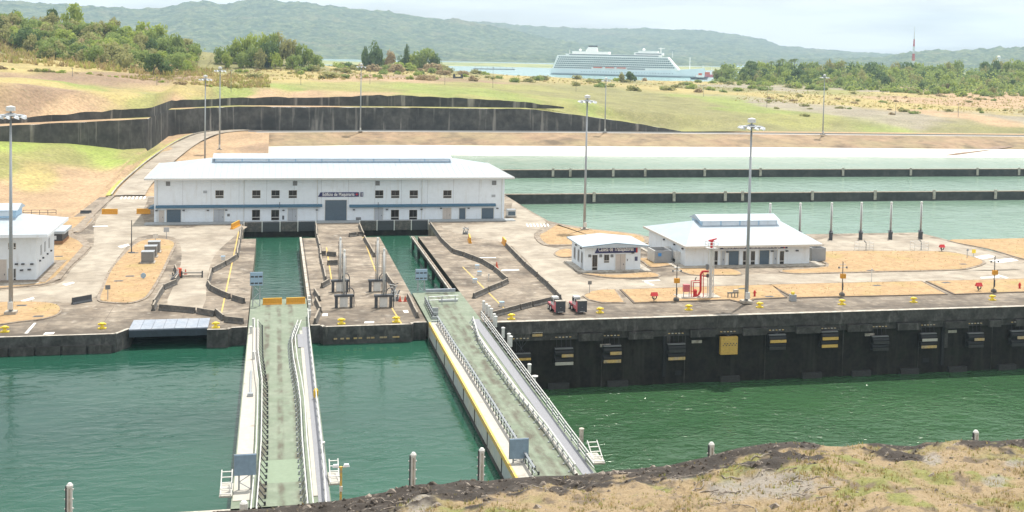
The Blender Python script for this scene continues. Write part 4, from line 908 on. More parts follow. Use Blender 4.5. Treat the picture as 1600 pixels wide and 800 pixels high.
# straight gate
GX0, GX1, GY1 = -3.15, 4.82, 167.5
t = thing('rolling_lock_gate', 'rolling lock gate with green roadway, left of the two, seen end on', 'lock gate', (.8, NE, 0)); o = t.location
MB(o).box(GX0+.15, GX1-.15, 89, GY1, -13, -.05).build('gate_body', M_side, t)
MB(o).box(GX0, GX1, 89, GY1, -.05, .10).build('deck_plate', M_green, t)
MB(o).box(-3.05, -1.62, 92.5, 150.5, .10, .16).build('apron', M_apron, t)
MB(o).box(3.42, 3.78, 92.5, 148, .10, .18).build('kerb_strip', M_apron, t)
MB(o).box(3.79, 4.74, 91.2, 150.0, .10, .15).build('walkway', M_grate, t)
MB(o).box(3.1, 3.79, 139.5, 146, .18, .22).build('walkway_landing', M_grate, t)
MB(o).add([(-.95,97.2,.101),(-.75,96,.101),(2.55,96,.101),(2.8,97.2,.101),(2.8,100.4,.101),(2.55,101.4,.101),(-.75,101.4,.101),(-.95,100.4,.101)], [tuple(range(8))]).build('repainted_patch', mat('fresh_green_paint', (.205,.265,.185), .7, .06, 1.0), t)
railing(t, 'guard_rail', [(403,499),(403,545),(407,575),(409.5,592),(409,640),(408,690),(404.5,745),(400.5,795)], 1.15, POSTB, 1.45, M_wp, wide=-.42)
railing(t, 'guard_rail', [(465.5,500),(456.5,524),(456,533),(459,560),(465,592),(469.5,625),(472,680),(476.5,735),(481,787)], 1.15, POSTC, 1.45, M_wp, wide=.42)
railing(t, 'handrail', [(481,482),(484,522),(488.5,564),(495,622),(501.5,680),(506,730),(510,786)], 1.2, POST, 2.4, M_wp)
board(t, (366,710.5,400,742.5), 94.6, .16, M_bluep)
board(t, (391,425.5,410.5,446), 163.0, .1, M_signb, True)
platform(t, -4.15, -3.1, 93.2, 96.0, .3); platform(t, 4.8, 5.75, 94.5, 97.2, .3)
p = P2(381, 788, 1.2); MB(o).lathe((p.x, p.y, .15), [(.05,0),(.05,.5),(.32,.55),(.32,1.15),(.2,1.3)], 10).build('beacon_housing', M_wp, t)
p = P2(391, 621); MB(o).tube((p.x-.1, p.y+9, .28), (p.x, p.y, .28), .13, 7).build('pipe', M_galv, t); MB(o).box(p.x-.3, p.x+.3, p.y-.3, p.y+.2, .16, .5).build('pipe_foot', M_galv, t)
for a, b_ in ((396,510),(392,523),(397,563),(483,474),(483.2,480),(483.5,487),(483.8,497),(504,709)):
    p = P2(a, b_); MB(o).lathe((p.x, p.y, .1), [(.16,0),(.16,.85),(.22,.87),(.22,1.0)], 8).build('guide_post', M_wp, t)
p = P2(493.5, 611, 1.0); MB(o).lathe((p.x, p.y, .3), [(.2,0),(.26,.3),(.26,.75),(.15,.95)], 8).build('yellow_lamp', M_yel, t)
# oblique-looking right gate
G2X0, G2X1 = 20.75, 28.12
t = thing('rolling_lock_gate', 'rolling lock gate with yellow edge line beside the drained chamber', 'lock gate', (24.5, NE, 0)); o = t.location
MB(o).box(G2X0+.1, G2X1-.1, 89, 169.5, -13, -.3).build('gate_body', M_side, t)
MB(o).box(G2X0+.02, G2X1, 89, 169.5, -.3, .10).build('deck_plate', M_green, t)
MB(o).box(G2X0, G2X0+.22, 92, 150.4, -.32, .17).build('yellow_edge', M_yelp, t)
for k in range(8): MB(o).box(G2X0+.03, G2X0+.1, 93+k*7.2, 93.12+k*7.2, -12, -.33).build('plate_joint', M_wallt, t)
MB(o).box(G2X0+.06, G2X0+.1, 89, 150.4, -2.5, -1.9).build('waterline_band', M_wallt, t)
MB(o).box(G2X0+.221, 22.35, 92.2, 150.2, .10, .16).build('apron', M_apron, t)
MB(o).box(26.02, 26.35, 93, 147.5, .10, .24).build('kerb_strip', M_apron, t)
MB(o).box(26.75, 27.85, 92.6, 151.5, .10, .15).build('walkway', M_grate, t)
railing(t, 'guard_rail', [(684,494),(712,538.5),(726,558),(766,620),(805,681),(836,731)], 1.15, POSTB, 1.35, M_galv, wide=-.1)
railing(t, 'guard_rail', [(664,463),(676,487)], 1.15, POSTB, 1.2, M_galv)
railing(t, 'kerb_rail', [(739,495),(748,524),(758,541),(806,606),(853,662),(899,726)], .95, POSTC, 1.9, M_wp, rails=(0, -.4), r=.075)
railing(t, 'handrail', [(752,486),(770,509),(811,563),(854,619),(885,661),(928,717.5)], 1.3, POST, 2.6, M_wp, rails=(0, -.38, -.76))
railing(t, 'end_rail', [(670,464),(716,461.5)], 1.3, POST, 2.0, M_galv, rails=(0, -.5))
MB(o).box(P2(670,468).x, P2(716,465).x, 168.6, 169.0, .3, .75).build('end_beam', M_deckg, t)
p = P2(688,473); MB(o).box(p.x-.2, p.x+2.6, p.y, p.y+.3, .1, .35).build('spare_beam', M_galv, t)
board(t, (796.5,686,825.5,716.5), 97.2, .16, M_bluep)
board(t, (649.5,421,667.5,437.5), 170.2, .1, M_signb, True)
platform(t, 28.15, 29.25, 95.2, 97.8, .5)
for k in range(4):
    p = P2(679, 504-k*4); MB(o).box(p.x-.4, p.x+.5, p.y-.1, p.y+.1, .1, .25+k*.25).build('step', M_galv, t)
for a, b_, h in ((755.5,487,1.3),(760,492,1.3),(764,495.5,1.35),(767.5,500,1.35),(772,508,1.3),(774.5,512,1.3),(786,529,1.2),(795,540,1.3),(798,543,1.2),(827,584,.9),(908,703,1.8)):
    p = P2(a, b_); MB(o).lathe((p.x, p.y, .1), [(.2,0),(.2,h),(.25,h+.02),(.25,h+.14),(.12,h+.2)], 9).build('guide_post', M_wp if h < 1.7 else M_cope, t)
p = P2(836, 592, .6); MB(o).lathe((p.x, p.y, .15), [(.08,0),(.08,.7),(.35,.72),(.35,.8)], 9).build('hand_wheel', M_wp, t)

# ------------------------------------------------------------------ steel bridge deck over the intake
t = thing('bridge_deck', 'blue-grey steel bridge deck over the dark opening in the left quay', 'bridge deck', (-13.3, 154, 0)); o = t.location
for k in range(7):
    w = (9.95)/7; MB(o).box(-18.25+k*w+.02, -18.25+(k+1)*w-.02, 151.35, 156.6, .02, .16).build('deck_panel', M_deckg, t)
MB(o).box(-18.2, -8.35, 151.2, 151.6, -.85, .0).build('edge_beam', M_deckd, t); MB(o).box(-18.2, -8.35, 155.8, 156.2, -.85, .0).build('edge_beam', M_deckd, t)

# ------------------------------------------------------------------ concrete and plastic barriers
def jersey(L_, h=.85, b=.30, mt=M_barr, top=None, name='barrier'):
    pr = [(-b,0),(-b,.10),(-b*.55,.32),(-b*.36,h),(b*.36,h),(b*.55,.32),(b,.10),(b,0)]
    vs = [(-L_/2, y, z) for y, z in pr]+[(L_/2, y, z) for y, z in pr]; n = len(pr)
    m_ = MB(); m_.add(vs, [(i, i+1, n+i+1, n+i) for i in range(3)]+[(4+i, 5+i, n+5+i, n+4+i) for i in range(3)]+[tuple(range(n-1, -1, -1)), tuple(range(n, 2*n))])
    m_.mat(1).add([vs[3], vs[4], vs[n+4], vs[n+3]], [(0,3,2,1)]); return m_.mesh(name, [mt, top or M_barl])
BC = {}
def barrier(a, b, label, grp, mt='c', h=.85, maxl=4.2, cat='barrier', name='concrete_barrier', width=.30):
    p, q_ = P2(*a), P2(*b); L_ = (q_-p).length; n = max(1, round(L_/maxl)); d = (q_-p)/n; l = d.length-.06
    out = []
    for k in range(n):
        key = (mt, round(l, 1), h)
        if key not in BC: BC[key] = jersey(round(l, 1), h, width, {'c': M_barr, 'y': M_org, 'd': M_gdk}[mt], {'c': None, 'y': M_yel, 'd': M_barl}[mt], name)
        ob = bpy.data.objects.new(name, BC[key]); COL.objects.link(ob); ob.location = p+d*(k+.5); ob.rotation_euler[2] = math.atan2(d.y, d.x)+random.uniform(-.02, .02)
        tag(ob, label, cat, grp); out.append(ob)
    return out
chains = [
 ('dark barrier in the row behind the steel bridge deck', 'barriers behind the bridge deck', [((249,484.5),(305,489.5)),((308,490),(335,494.5)),((337,491),(349,501.5)),((351,503.5),(380,506.5))]),
 ('dark barrier in the crooked row beside the kerbed lawn', 'barriers beside the kerbed lawn', [((239,486),(243,478)),((240,477.5),(254,454.5)),((255.5,453),(275,444.5)),((274,443),(279,434)),((279,433),(273,421))]),
 ('dark barrier in the winding row left of the straight recess', 'barriers left of the recess', [((382,474.5),(363,469)),((359,467.5),(343,461)),((342.5,460.5),(330,454)),((329.5,453.5),(324,446)),((325,445),(330,427)),((331,426),(351,416)),((352,415.3),(370,404)),((370.5,402.5),(374,381)),((374.3,379.5),(377,357))]),
 ('dark barrier in the zigzag row along the left pier edge', 'barriers on the left of the pier', [((494,354.5),(495,372)),((495.5,373.5),(499.5,388)),((499.7,390),(501,403)),((500.8,405),(505,421)),((505.2,422),(509,440)),((502.5,450.5),(514,443.5)),((491.5,458.5),(499,471)),((493,472.5),(501,489)),((491.5,507),(499,491))]),
 ('short dark barrier standing across the pier deck', 'loose barriers on the pier deck', [((502.5,399.5),(509,399)),((511,400),(525,401)),((545.5,370.5),(557,369)),((559,368.6),(565.5,367.6)),((511,414.5),(528,413.5))]),
 ('dark barrier in the row along the right pier edge', 'barriers on the right of the pier', [((561.5,354.5),(568,370)),((569,374),(585,402)),((603,433),(615,450.5)),((637.5,466.5),(652,497.5))]),
 ('dark barrier in the bent row right of the oblique recess', 'barriers right of the recess', [((672.5,353),(689,376.5)),((689.5,377.5),(707.5,395)),((709,396),(724,400.5)),((725,400.8),(739,406)),((740,406.3),(754,412)),((755,412.5),(771.5,422.5)),((773,423.5),(792.5,441)),((792.5,443),(783,448)),((782,448.3),(763,456)),((762,456.8),(739.5,466.8))]),
 ('dark barrier in the straight row leading to the red machines', 'barriers leading to the red machines', [((790.5,385.5),(821,417)),((822,418),(839.5,433)),((841,435),(856,448)),((857,449),(869,462)),((869.5,462.5),(876,469))]),
 ('dark barrier in the low row behind the yellow bollard', 'barriers by the chamber corner', [((769.5,496),(811,484.7)),((812.5,484.3),(830,479.7)),((831.5,479.3),(869,470.7))]),
]
ORD = 'first second third fourth fifth sixth seventh eighth ninth tenth eleventh twelfth thirteenth fourteenth fifteenth sixteenth seventeenth eighteenth nineteenth twentieth'.split()
for lab, grp, segs in chains:
    row = []
    for a, b in segs: row += barrier(a, b, lab, grp)
    row.sort(key=lambda ob: -ob.location.y)
    for k, ob in enumerate(row): ob['label'] = ORD[k]+lab.replace('dark concrete barrier', ' dark barrier').replace('dark barrier in', 'dark barrier, from far end, of').replace('  ', ' ').replace('dark', ' dark', 1).replace('  ', ' ')
barrier((112.5,476), (143,470.5), 'single dark barrier lying on the left quay road', None, 'd', 1.0, 9)
barrier((125.5,333.5), (143,333.5), 'single dark barrier on dry ground left of the yellow barriers', None, 'd', .7, 9)
for a, b, lab in (((159,334.5),(184,334.5),'orange-yellow plastic barrier across the climbing road, left of the pair'),((213.5,334),(235,334),'orange-yellow plastic barrier touching the machinery building corner'),
                  ((410,477),(441,476),'yellow plastic barrier on the gate deck, left of the pair'),((447,476),(477,475),'yellow plastic barrier on the gate deck, right of the pair'),
                  ((361.5,358.5),(374,352.5),'yellow plastic barrier piled at the recess corner'),((732.5,374),(735,380.5),'small yellow barrier end behind the bent row of barriers'),((785.5,379),(790.5,384.5),'small yellow barrier end at the head of the straight barrier row')):
    barrier(a, b, lab, 'yellow plastic barriers', 'y', 1.0 if a[1] > 400 else 1.15, 9, 'barrier', 'plastic_barrier', .32)
# parapet panels over the ends of the recesses
for x0, x1, nm in ((-6.0, 8.6, 'straight'), (17.8, 32.4, 'oblique')):
    t = thing('parapet', f'dark panelled parapet over the far end of the {nm} recess', 'parapet', (x0, 238.6, 0)); o = t.location
    for k in range(4):
        w = (x1-x0)/4; MB(o).box(x0+k*w+.1, x0+(k+1)*w-.1, 238.15, 238.3, -1.25, .75).build('panel', M_gdk if k % 2 else M_barr, t)
    for k in range(5): MB(o).box(x0+k*(x1-x0)/4-.09, x0+k*(x1-x0)/4+.09, 238.05, 238.38, -1.3, .85).build('post', M_wp, t)

# ------------------------------------------------------------------ mooring bollards
def bollard():
    t = thing('mooring_bollard', '', 'bollard')
    MB().obox((0,0,0), (1.25,.75,.14), 0).build('base_plate', M_ylt, t)
    MB().lathe((0,0,.14), [(.42,0),(.30,.12),(.24,.4),(.27,.55),(.44,.66),(.44,.74),(.3,.82)], 12).build('stem', M_ylt, t, True)
    MB().tube((-.62,0,.72), (.62,0,.72), .15, 8).build('horn', M_ylt, t); return t
proto = bollard()
for k, (x, y, lab) in enumerate(((7.5,519,'at the far left of the quay'),(159.5,513.5,'beside the steel bridge deck on the left quay'),(337,512.5,'on the quay stub between bridge deck and gate'),(533.5,506.5,'on the pier front, left of its pair'),(619,503.5,'on the pier front, right of its pair'),
     (799,499,'beside the low barrier row at the chamber corner'),(937.5,489,'right of the two red machines'),(1076,484.5,'in front of the red pipework'),(1187,480.5,'in front of the tall lamp mast base'),(1315.5,476,'below the orange box on its pole, mid right quay'),(1427.5,472.5,'on the right quay between two orange-box poles'),(1550.5,469,'on the right quay near the picture edge'))):
    b = proto if k == 0 else copy_tree(proto); b.location = P2(x, y)+Vector((0,0,.006)); b.scale = (.82,.82,.82); b['label'] = 'yellow mooring bollard '+lab; b['group'] = 'yellow mooring bollards'

# ------------------------------------------------------------------ high lamp masts
def mast(label, base, top_y, lamps=10, r=.32, rr=2.1, sc=1.0):
    h = PY(base[3], top_y, base[1]).z-base[2]
    t = thing('lamp_mast', label, 'lamp mast', base[:3], 0, 'high lamp masts')
    MB().tube((0,0,0), (0,0,h-.8), r*.95, 10, r*.42).build('pole', M_galv, t, True)
    MB().obox((0,0,0), (1.5,1.5,.35)).build('footing', M_cope, t); MB().box(-.3,.3,-.62,-.3,.7,1.7).build('control_box', M_wp, t)
    hd = MB().lathe((0,0,h-1.5), [(.5,0),(.8,.15),(.8,.35),(.4,.5)], 12).build('head_ring', M_galv, t)
    MB().lathe((0,0,h-.75), [(.25,0),(.62,.05),(.62,.6),(.1,.75)], 10).build('winch_cap', M_wp, t)
    MB().lathe((0,0,h-1.35), [(rr*.72,0),(rr*.78,.04),(rr*.78,.12),(rr*.72,.14)], 18).build('ring_frame', M_galv, hd)
    for k in range(lamps):
        a = 2*math.pi*(k+.5)/lamps; c = Vector((math.cos(a)*rr*.8, math.sin(a)*rr*.8, h-1.55))
        ob = MB().obox((0,0,-.1), (.78,.6,.34), 0, .62).build('floodlight', M_lamp, hd); ob.location = c; ob.rotation_euler = (R(24)*math.sin(a), -R(24)*math.cos(a)*-1, a)
        MB().tube((0,0,h-1.3), c+Vector((0,0,.3)), .05, 4).build('arm', M_gdk, hd)
    return t
def at(x, y, z=0): p = P2(x, y, z); return (p.x, p.y, z, x)
for lab, bs, ty, n in (('tall lamp mast on the left quay in front of the control building', at(17,490,.15), 165, 10), ('lamp mast rising behind the left end of the machinery roof', at(320,262), 117, 8), ('lamp mast on dry ground beside the climbing road', at(343,234,3.2), 104, 8),
     ('lamp mast in front of the middle of the long black wall', at(563,206,4.1), 99, 6), ('lamp mast rising behind the small workers cabin', at(913,359.5), 148, 10), ('lamp mast beside the far road, before the end of the black wall', at(945,207.5,4.1), 121, 6),
     ('tallest lamp mast, standing on the right quay kerb in front of the wide building', at(1166,473,.15), 184, 10), ('lamp mast beside the far road at the right', at(1285.5,211,4.1), 116, 6)):
    mast(lab, bs, ty, n)
for k, (x, y, ty) in enumerate(((113,156,121),(245,151,123),(361,145,108),(470,133,107),(578,131,110),(695,133,103),(770,138,104),(900,142,116),(1099,152,132),(1198,168,140),(1399,180,163),(1497,184,160))):
    p = hit(x, y, 470); h = max(4, PY(x, ty, p.y).z-p.z)
    t = thing('utility_pole', 'thin dark utility pole standing on the open ground above the black wall', 'pole', p, 0, 'utility poles on the open ground')
    MB().tube((0,0,-.3), (0,0,h), .11, 6, .07).build('pole', M_grille, t); MB().box(-.45,.45,-.06,.06,h-.6,h-.45).build('crossarm', M_grille, t)

# ------------------------------------------------------------------ valve cylinders
def cylinder(label, grp, loc, h, rz, fh=1.55, r=.2):
    t = thing('valve_cylinder', label, 'hydraulic cylinder', loc, rz, grp)
    for x in (-1, 1): MB().box(x*1.05-.2, x*1.05+.2, -.35, .35, .02, fh).build('frame_leg', M_gdk, t)
    MB().box(-1.35, 1.35, -.42, .42, fh, fh+.28).build('cross_beam', M_gdk, t)
    MB().box(-.55, .55, -.2, .2, .1, fh-.05).build('rod_guide', M_wp, t)
    MB().tube((0,0,fh+.28), (0,0,h-.25), r, 10).build('barrel', mat('pale_cylinder_barrel', (.52,.525,.52), .45, .08, 1.0, metal=.1) if 'pale_cylinder_barrel' not in MATS else MATS['pale_cylinder_barrel'], t, True)
    MB().lathe((0,0,h-.3), [(r*1.2,0),(r*1.2,.2),(r*.6,.35)], 10).build('end_cap', M_wp, t)
    MB().tube((-.27,0,fh+.3), (-.27,0,h-.6), .04, 5).build('pressure_pipe', M_gdk, t); MB().tube((.27,0,fh+.3), (.27,0,h-.9), .035, 5).build('pressure_pipe', M_galv, t)
    for k in range(4): MB().box(-.3,.3,-.04,.04,fh+1+k*(h-fh-1.8)/3.2,fh+1.07+k*(h-fh-1.8)/3.2).build('pipe_clamp', M_galv, t)
    hp = [(.0+.35, -.1, fh+.3)]+[(.35+.55*(1-math.cos(a)), -.1, fh+.35+.9*math.sin(a)) for a in np.linspace(.3, 2.9, 7)]+[(1.45,-.15,.05)]
    MB().path(hp, .07, 5).build('hose', M_gdk, t); return t
for (x, y), ty, lab in (((531,456),371,'far left of four'),((589,455.5),371,'far right of four'),((537,480.5),390,'near left of four'),((599,480.5),388,'near right of four')):
    p = P2(x, y); cylinder(f'tall pale valve cylinder on the pier between the recesses, {lab}', 'valve cylinders on the pier', p, PY(x, ty, p.y).z, 0, 1.6, .15)
for k, x in enumerate((1438,1391,1344.5,1298,1249,1202)):
    p = P2(x, 372.5+k*.45); cylinder('pale valve cylinder on the basin pad, '+('rightmost','second from right','third from right','fourth from right','fifth from right, half behind the roof','leftmost, mostly behind the roof')[k], 'valve cylinders at the basins', p, PY(x, 315+k*.5, p.y).z, R(62), 1.3, .22)

# ------------------------------------------------------------------ fenders on the drained chamber wall
mat('fender_ochre', (.60,.39,.10), .65, .15, 1.2, stain=((.25,.17,.08), 1.5, .57, .7, .6))
def fender(label, px, y0, y1, style):
    x = PY(px, (y0+y1)/2, 149.4).x; zt = PY(px, y0, 149.4).z; zb = PY(px, y1, 149.4).z; w = 1.28
    t = thing('wall_fender', label, 'fender', (x, 150.0, zb), 0, 'fenders on the drained chamber wall'); H_ = zt-zb
    MB().box(-w, w, -.15, .25, 0, H_).build('back_frame', M_fpad, t)
    if style == 'panel':
        MB().box(-w, w, -.75, -.16, -.1, H_+.1).build('face_panel', mat('fender_panel_ochre', (.55,.35,.085), .65, .12, 1.0, stain=((.30,.19,.06), 1.4, .58, .7, .5)), t)
        for i in range(5):
            for j in (0, 1): MB().box(-1.0+i*.45+.2*j, -.85+i*.45+.2*j, -.78, -.751, H_*.5+j*.25, H_*.5+.15+j*.25).build('bolt_recess', M_gdk, t)
    else:
        mm = {'y': MATS['fender_ochre'], 'f': M_fend, 'd': M_fpad, 'w': M_apron}
        MB().tube((-w,-.35,H_*.74), (w,-.35,H_*.74), .42, 10).build('rubber_roller', M_black, t); MB().tube((-w,-.35,H_*.28), (w,-.35,H_*.28), .36, 10).build('rubber_roller', M_black, t)
        MB().box(-w*(.95 if style[0] != 'f' else .3), w*.98, -.85, -.74, H_*.50, H_*.68).build('upper_plank', mm[style[0]], t)
        MB().box(-w, w*(.95 if style[1] != 'w' else 1), -.80, -.69, H_*.02, H_*.2).build('lower_plank', mm[style[1]], t)
        MB().box(-w, w, -.6, -.2, H_*.97, H_*1.03).build('top_bar', M_grille, t)
    for i in range(4):
        a = -w*.8+i*w*.53; b = a if style != 'panel' and style[0] != 'y' else -a*.6
        MB().tube((a,-.1,-zb-2.5), (b,-.3,H_), .022, 4).build('chain', M_gdk, t)
    for i in range(5): MB().box(-w+i*.5, -w+.26+i*.5, -.5, -.36, -zb-2.32, -zb-2.22).build('bracket', M_apron if i % 2 else M_fend, t)
    return t
for lab, px, y0, y1, st in (('timber fender partly hidden behind the gate handrail',815,553,572,'yd'),('dark fender with pale split planks, first right of the gate',881.5,545,570.5,'fw'),('dark fender with short yellow upper plank, second right of the gate',957,541,567,'ff'),('dark fender with one brown lower plank, left of the guide slot',1057.5,538,562.5,'df'),
     ('square bright yellow fender panel hanging on crossed chains',1139,527.5,552.5,'panel'),('fender with orange upper planks, right of the yellow panel',1215,523.5,546.5,'yd'),('tilted fender with two bright yellow planks on crossed chains',1296.5,518.5,543,'yy'),('dark worn fender with faint planks, right of the tilted one',1376,526,548,'dd'),
     ('fender with two pale yellow planks beside the second guide slot',1451.5,521.5,544,'wf'),('brownish fender right of the second guide slot',1525,521,543,'fd'),('fender with short orange plank at the right picture edge',1592,517.5,541,'fd')):
    fender(lab, px, y0, y1, st)
p = PY(839.5, 522.5, 149.9); t = thing('timber_plank', 'single pale timber plank on the wall ledge above the gate handrail', 'plank', p)
MB().box(-.7,.7,-.15,.1,-.25,.25).build('plank_face', M_fend, t); MB().box(-.72,.72,-.2,.1,.25,.32).build('plank_cap', M_apron, t)

# ------------------------------------------------------------------ red machines
def wheel(t, x, y, r):
    w = MB().tube((x-.12, y, r), (x+.12, y, r), r, 12).build('wheel', M_black, t)
    MB().tube((x-.135, y, r), (x-.121, y, r), r*.62, 10).build('hub', M_wp, w)
def machine(label, px):
    p = P2(*px); t = thing('towing_machine', label, 'vehicle', p, R(3), 'red towing machines')
    MB().box(-.62,.62,.35,4.3,.45,.95).build('chassis', M_pink, t); MB().box(-.66,-.621,.5,4.2,.5,.98).build('side_skirt', M_pink, t)
    MB().add([(-.72,.0,.25),(.72,.0,.25),(.72,.6,.25),(-.72,.6,.25),(-.72,.0,1.85),(.72,.0,1.85),(.72,.75,1.85),(-.72,.75,1.85)], [(0,3,2,1),(4,5,6,7),(0,1,5,4),(1,2,6,5),(2,3,7,6),(3,0,4,7)]).build('ballast_block', M_gdk, t)
    MB().box(-.72,.72,-.02,.78,1.85,1.93).build('block_cap', M_cope, t); MB().box(-.725,-.721,.02,.7,.3,1.8).build('block_side', M_pink, t)
    c = MB().add([(-.6,1.7,.95),(.35,1.7,.95),(.35,3.0,.95),(-.6,3.0,.95),(-.55,1.85,2.1),(.3,1.85,2.1),(.3,2.9,2.1),(-.55,2.9,2.1)], [(0,3,2,1),(4,5,6,7),(0,1,5,4),(1,2,6,5),(2,3,7,6),(3,0,4,7)]).build('cab', M_wp, t)
    MB().box(-.5,.25,1.66,1.76,1.4,1.85).build('cab_window', M_glass, c); MB().box(-.62,-.58,2.0,2.8,1.4,1.9).build('cab_window', M_glass, c)
    for x in (-.62, .62):
        for y in (2.5, 3.6): wheel(t, x, y, .42)
    for i in range(4): MB().box(-.35+i*.2,-.22+i*.2,-.03,-.001,.33,.40).build('white_mark', M_wp, t)
    MB().lathe((0,-.02,1.0), [(.09,-.02),(.09,.02)], 8).build('badge', M_galv, t)
    return t
machine('left one of two red and white towing machines on the chamber edge', (875.8,491.5)); machine('right one of two red and white towing machines on the chamber edge', (909.5,490.8))

# ------------------------------------------------------------------ red fire pipework and white monitor tower
p0 = P2(1092, 466.5)
t = thing('fire_pipework', 'red fire-water pipework on a pale pad beside the white tower', 'pipework', p0)
o = t.location; k = 1/10.7
def q(x, y, dy=0.0): return (PY(x, y, p0.y+dy).x-o.x, dy, PY(x, y, p0.y+dy).z)
MB().box(-3.2, 3.4, -.5, 2.6, .15, .22).build('pad', M_cope, t)
MB().path([q(1107,424,.6), q(1098,424,.6), q(1095,428,.6), q(1094.5,455,.6), q(1091,461,.6), q(1086,462,.6)], .17, 8).build('main_riser', M_red, t)
MB().lathe((q(1086,462,.6)[0], .6, .22), [(.3,0),(.3,.9),(.15,1.1)], 10).build('valve_body', M_red, t)
for x, ya, yb in ((1080,440,466),(1083.5,441,467),(1098.8,426,467)): MB().tube(q(x, ya, .1), (q(x, yb, .1)[0], .1, .2), .07, 6).build('standpipe', M_red, t)
for (a, b, c, d) in ((1079.5,439,1095,438),(1083,441.5,1095,441),(1098,432,1108,431.5),(1079,455,1084,455)): MB().tube(q(a, b, .1), q(c, d, .1), .065, 6).build('cross_pipe', M_red, t)
cb = MB().box(q(1068.5,446)[0], q(1078,446)[0], -.1, .5, q(1070,456)[2], q(1070,445)[2]).build('hose_cabinet', M_pink, t)
for x in (1068.8, 1077.6): MB().box(q(x,450)[0]-.05, q(x,450)[0]+.05, .1, .2, .2, q(1070,456)[2]).build('cabinet_leg', M_galv, t)
MB().tube(q(1086,438,.1), q(1088,433,.1), .07, 5).build('lever', M_gdk, t)
pw = P2(1109.5, 465.5); t = thing('monitor_tower', 'white tubular tower with railed platform and red water monitor on top', 'tower', pw)
h = PY(1110, 388, pw.y).z
for x, y in ((-.33,-.33),(.33,-.33),(.33,.33),(-.33,.33)): MB().tube((x,y,.1), (x,y,h), .07, 8).build('column', M_wp, t)
MB().tube((0,0,.1), (0,0,h), .15, 8).build('riser', M_wp, t)
for k_ in range(8):
    z = .5+k_*(h-1)/8; MB().tube((-.33,-.33,z), (.33,-.33,z+(h-1)/8), .035, 4).build('brace', M_wp, t); MB().tube((.33,.33,z), (.33,-.33,z+(h-1)/8), .035, 4).build('brace', M_wp, t)
MB().box(-.75,.75,-.75,.75,h,h+.1).build('platform', M_wp, t)
for zz in (.55, 1.0): MB().path([(-.75,-.75,h+zz),(.75,-.75,h+zz),(.75,.75,h+zz),(-.75,.75,h+zz),(-.75,-.75,h+zz)], .045, 5).build('platform_rail', M_wp, t)
for x, y in ((-.75,-.75),(.75,-.75),(.75,.75),(-.75,.75),(0,-.75)): MB().tube((x,y,h+.1), (x,y,h+1.0), .045, 5).build('rail_post', M_wp, t)
MB().lathe((0,0,h+.1), [(.2,0),(.2,.9),(.34,.95),(.34,1.2)], 9).build('monitor_base', M_red, t); MB().tube((-.5,0,h+1.15), (.75,-.15,h+1.5), .15, 8, .1).build('monitor_nozzle', M_red, t)
MB().box(-.9,-.55,-.5,-.1,h-3.2,h-2.4).build('junction_box', M_grille, t); MB().box(-.8,-.5,-.5,-.2,h-4.4,h-3.9).build('junction_box', M_gdk, t)

# ------------------------------------------------------------------ small furniture on the quay
def pole_box(label, px, ty, by):
    p = P2(*px); h = PY(px[0], ty, p.y).z; zb = PY(px[0], by, p.y).z
    t = thing('signal_pole', label, 'signal pole', p, 0, 'poles with orange boxes')
    MB().tube((0,0,.1), (0,0,h), .07, 6).build('pole', M_gdk, t); MB().lathe((0,0,.1), [(.45,0),(.45,.3),(.3,.5)], 10).build('base', M_barr, t)
    MB().box(-.45,.35,-.45,.0,zb-.35,zb+.35).build('orange_box', M_org, t); MB().tube((-.7,0,h-.9), (.7,0,h-.9), .04, 5).build('crossarm', M_galv, t); MB().tube((-.5,0,h-.4), (.5,0,h-.4), .04, 5).build('crossarm', M_galv, t)
    for x in (-.65, .65): MB().box(x-.1,x+.1,-.1,.1,h-1.05,h-.75).build('small_lamp', M_grille, t)
    MB().box(-.1,.1,-.18,-.07,1.0,2.1).build('switch_box', M_gdk, t)
pole_box('pole with orange box beside the red pipework', (1056.5,471), 414, 438); pole_box('pole with orange box on the middle of the right quay lawn', (1315.5,463), 409, 431); pole_box('pole with orange box near the right picture edge', (1552.5,457.5), 400, 425.5)
def buoy(label, px):
    p = P2(*px); t = thing('lifebuoy_station', label, 'lifebuoy station', p, 0, 'lifebuoy stations')
    MB().box(-.05,.05,.05,.15,.1,1.5).build('stake', M_gdk, t); MB().add([(-.55,-.3,.95),(.55,-.3,.95),(.55,.3,.95),(-.55,.3,.95),(-.5,0,1.5),(.5,0,1.5)], [(0,1,5,4),(2,3,4,5),(1,2,5),(3,0,4),(0,3,2,1)]).build('hood', M_red, t)
    m_ = MB()
    for k in range(10):
        a, b = 2*math.pi*k/10, 2*math.pi*(k+1)/10; m_.tube((.34*math.cos(a),-.12,.8+.34*math.sin(a)), (.34*math.cos(b),-.12,.8+.34*math.sin(b)), .09, 5)
    m_.build('ring', M_gdk, t)
buoy('red hooded lifebuoy station left of the red pipework', (1022,472)); buoy('red hooded lifebuoy station near the right picture edge', (1529,456)); buoy('red hooded lifebuoy station behind the big lawn by the basin pad', (1471.5,394))
def hydrant(label, px):
    t = thing('fire_hydrant', label, 'hydrant', P2(*px), 0, 'fire hydrants'); MB().lathe((0,0,.1), [(.2,0),(.16,.1),(.16,.75),(.2,.8),(.08,1.0)], 10).build('barrel', M_red, t); MB().tube((-.28,0,.7), (.28,0,.7), .08, 6).build('outlet', M_red, t)
hydrant('dark red hydrant right of the tallest lamp mast', (1179,464.5)); hydrant('dark red hydrant at the right picture edge', (1593,452))
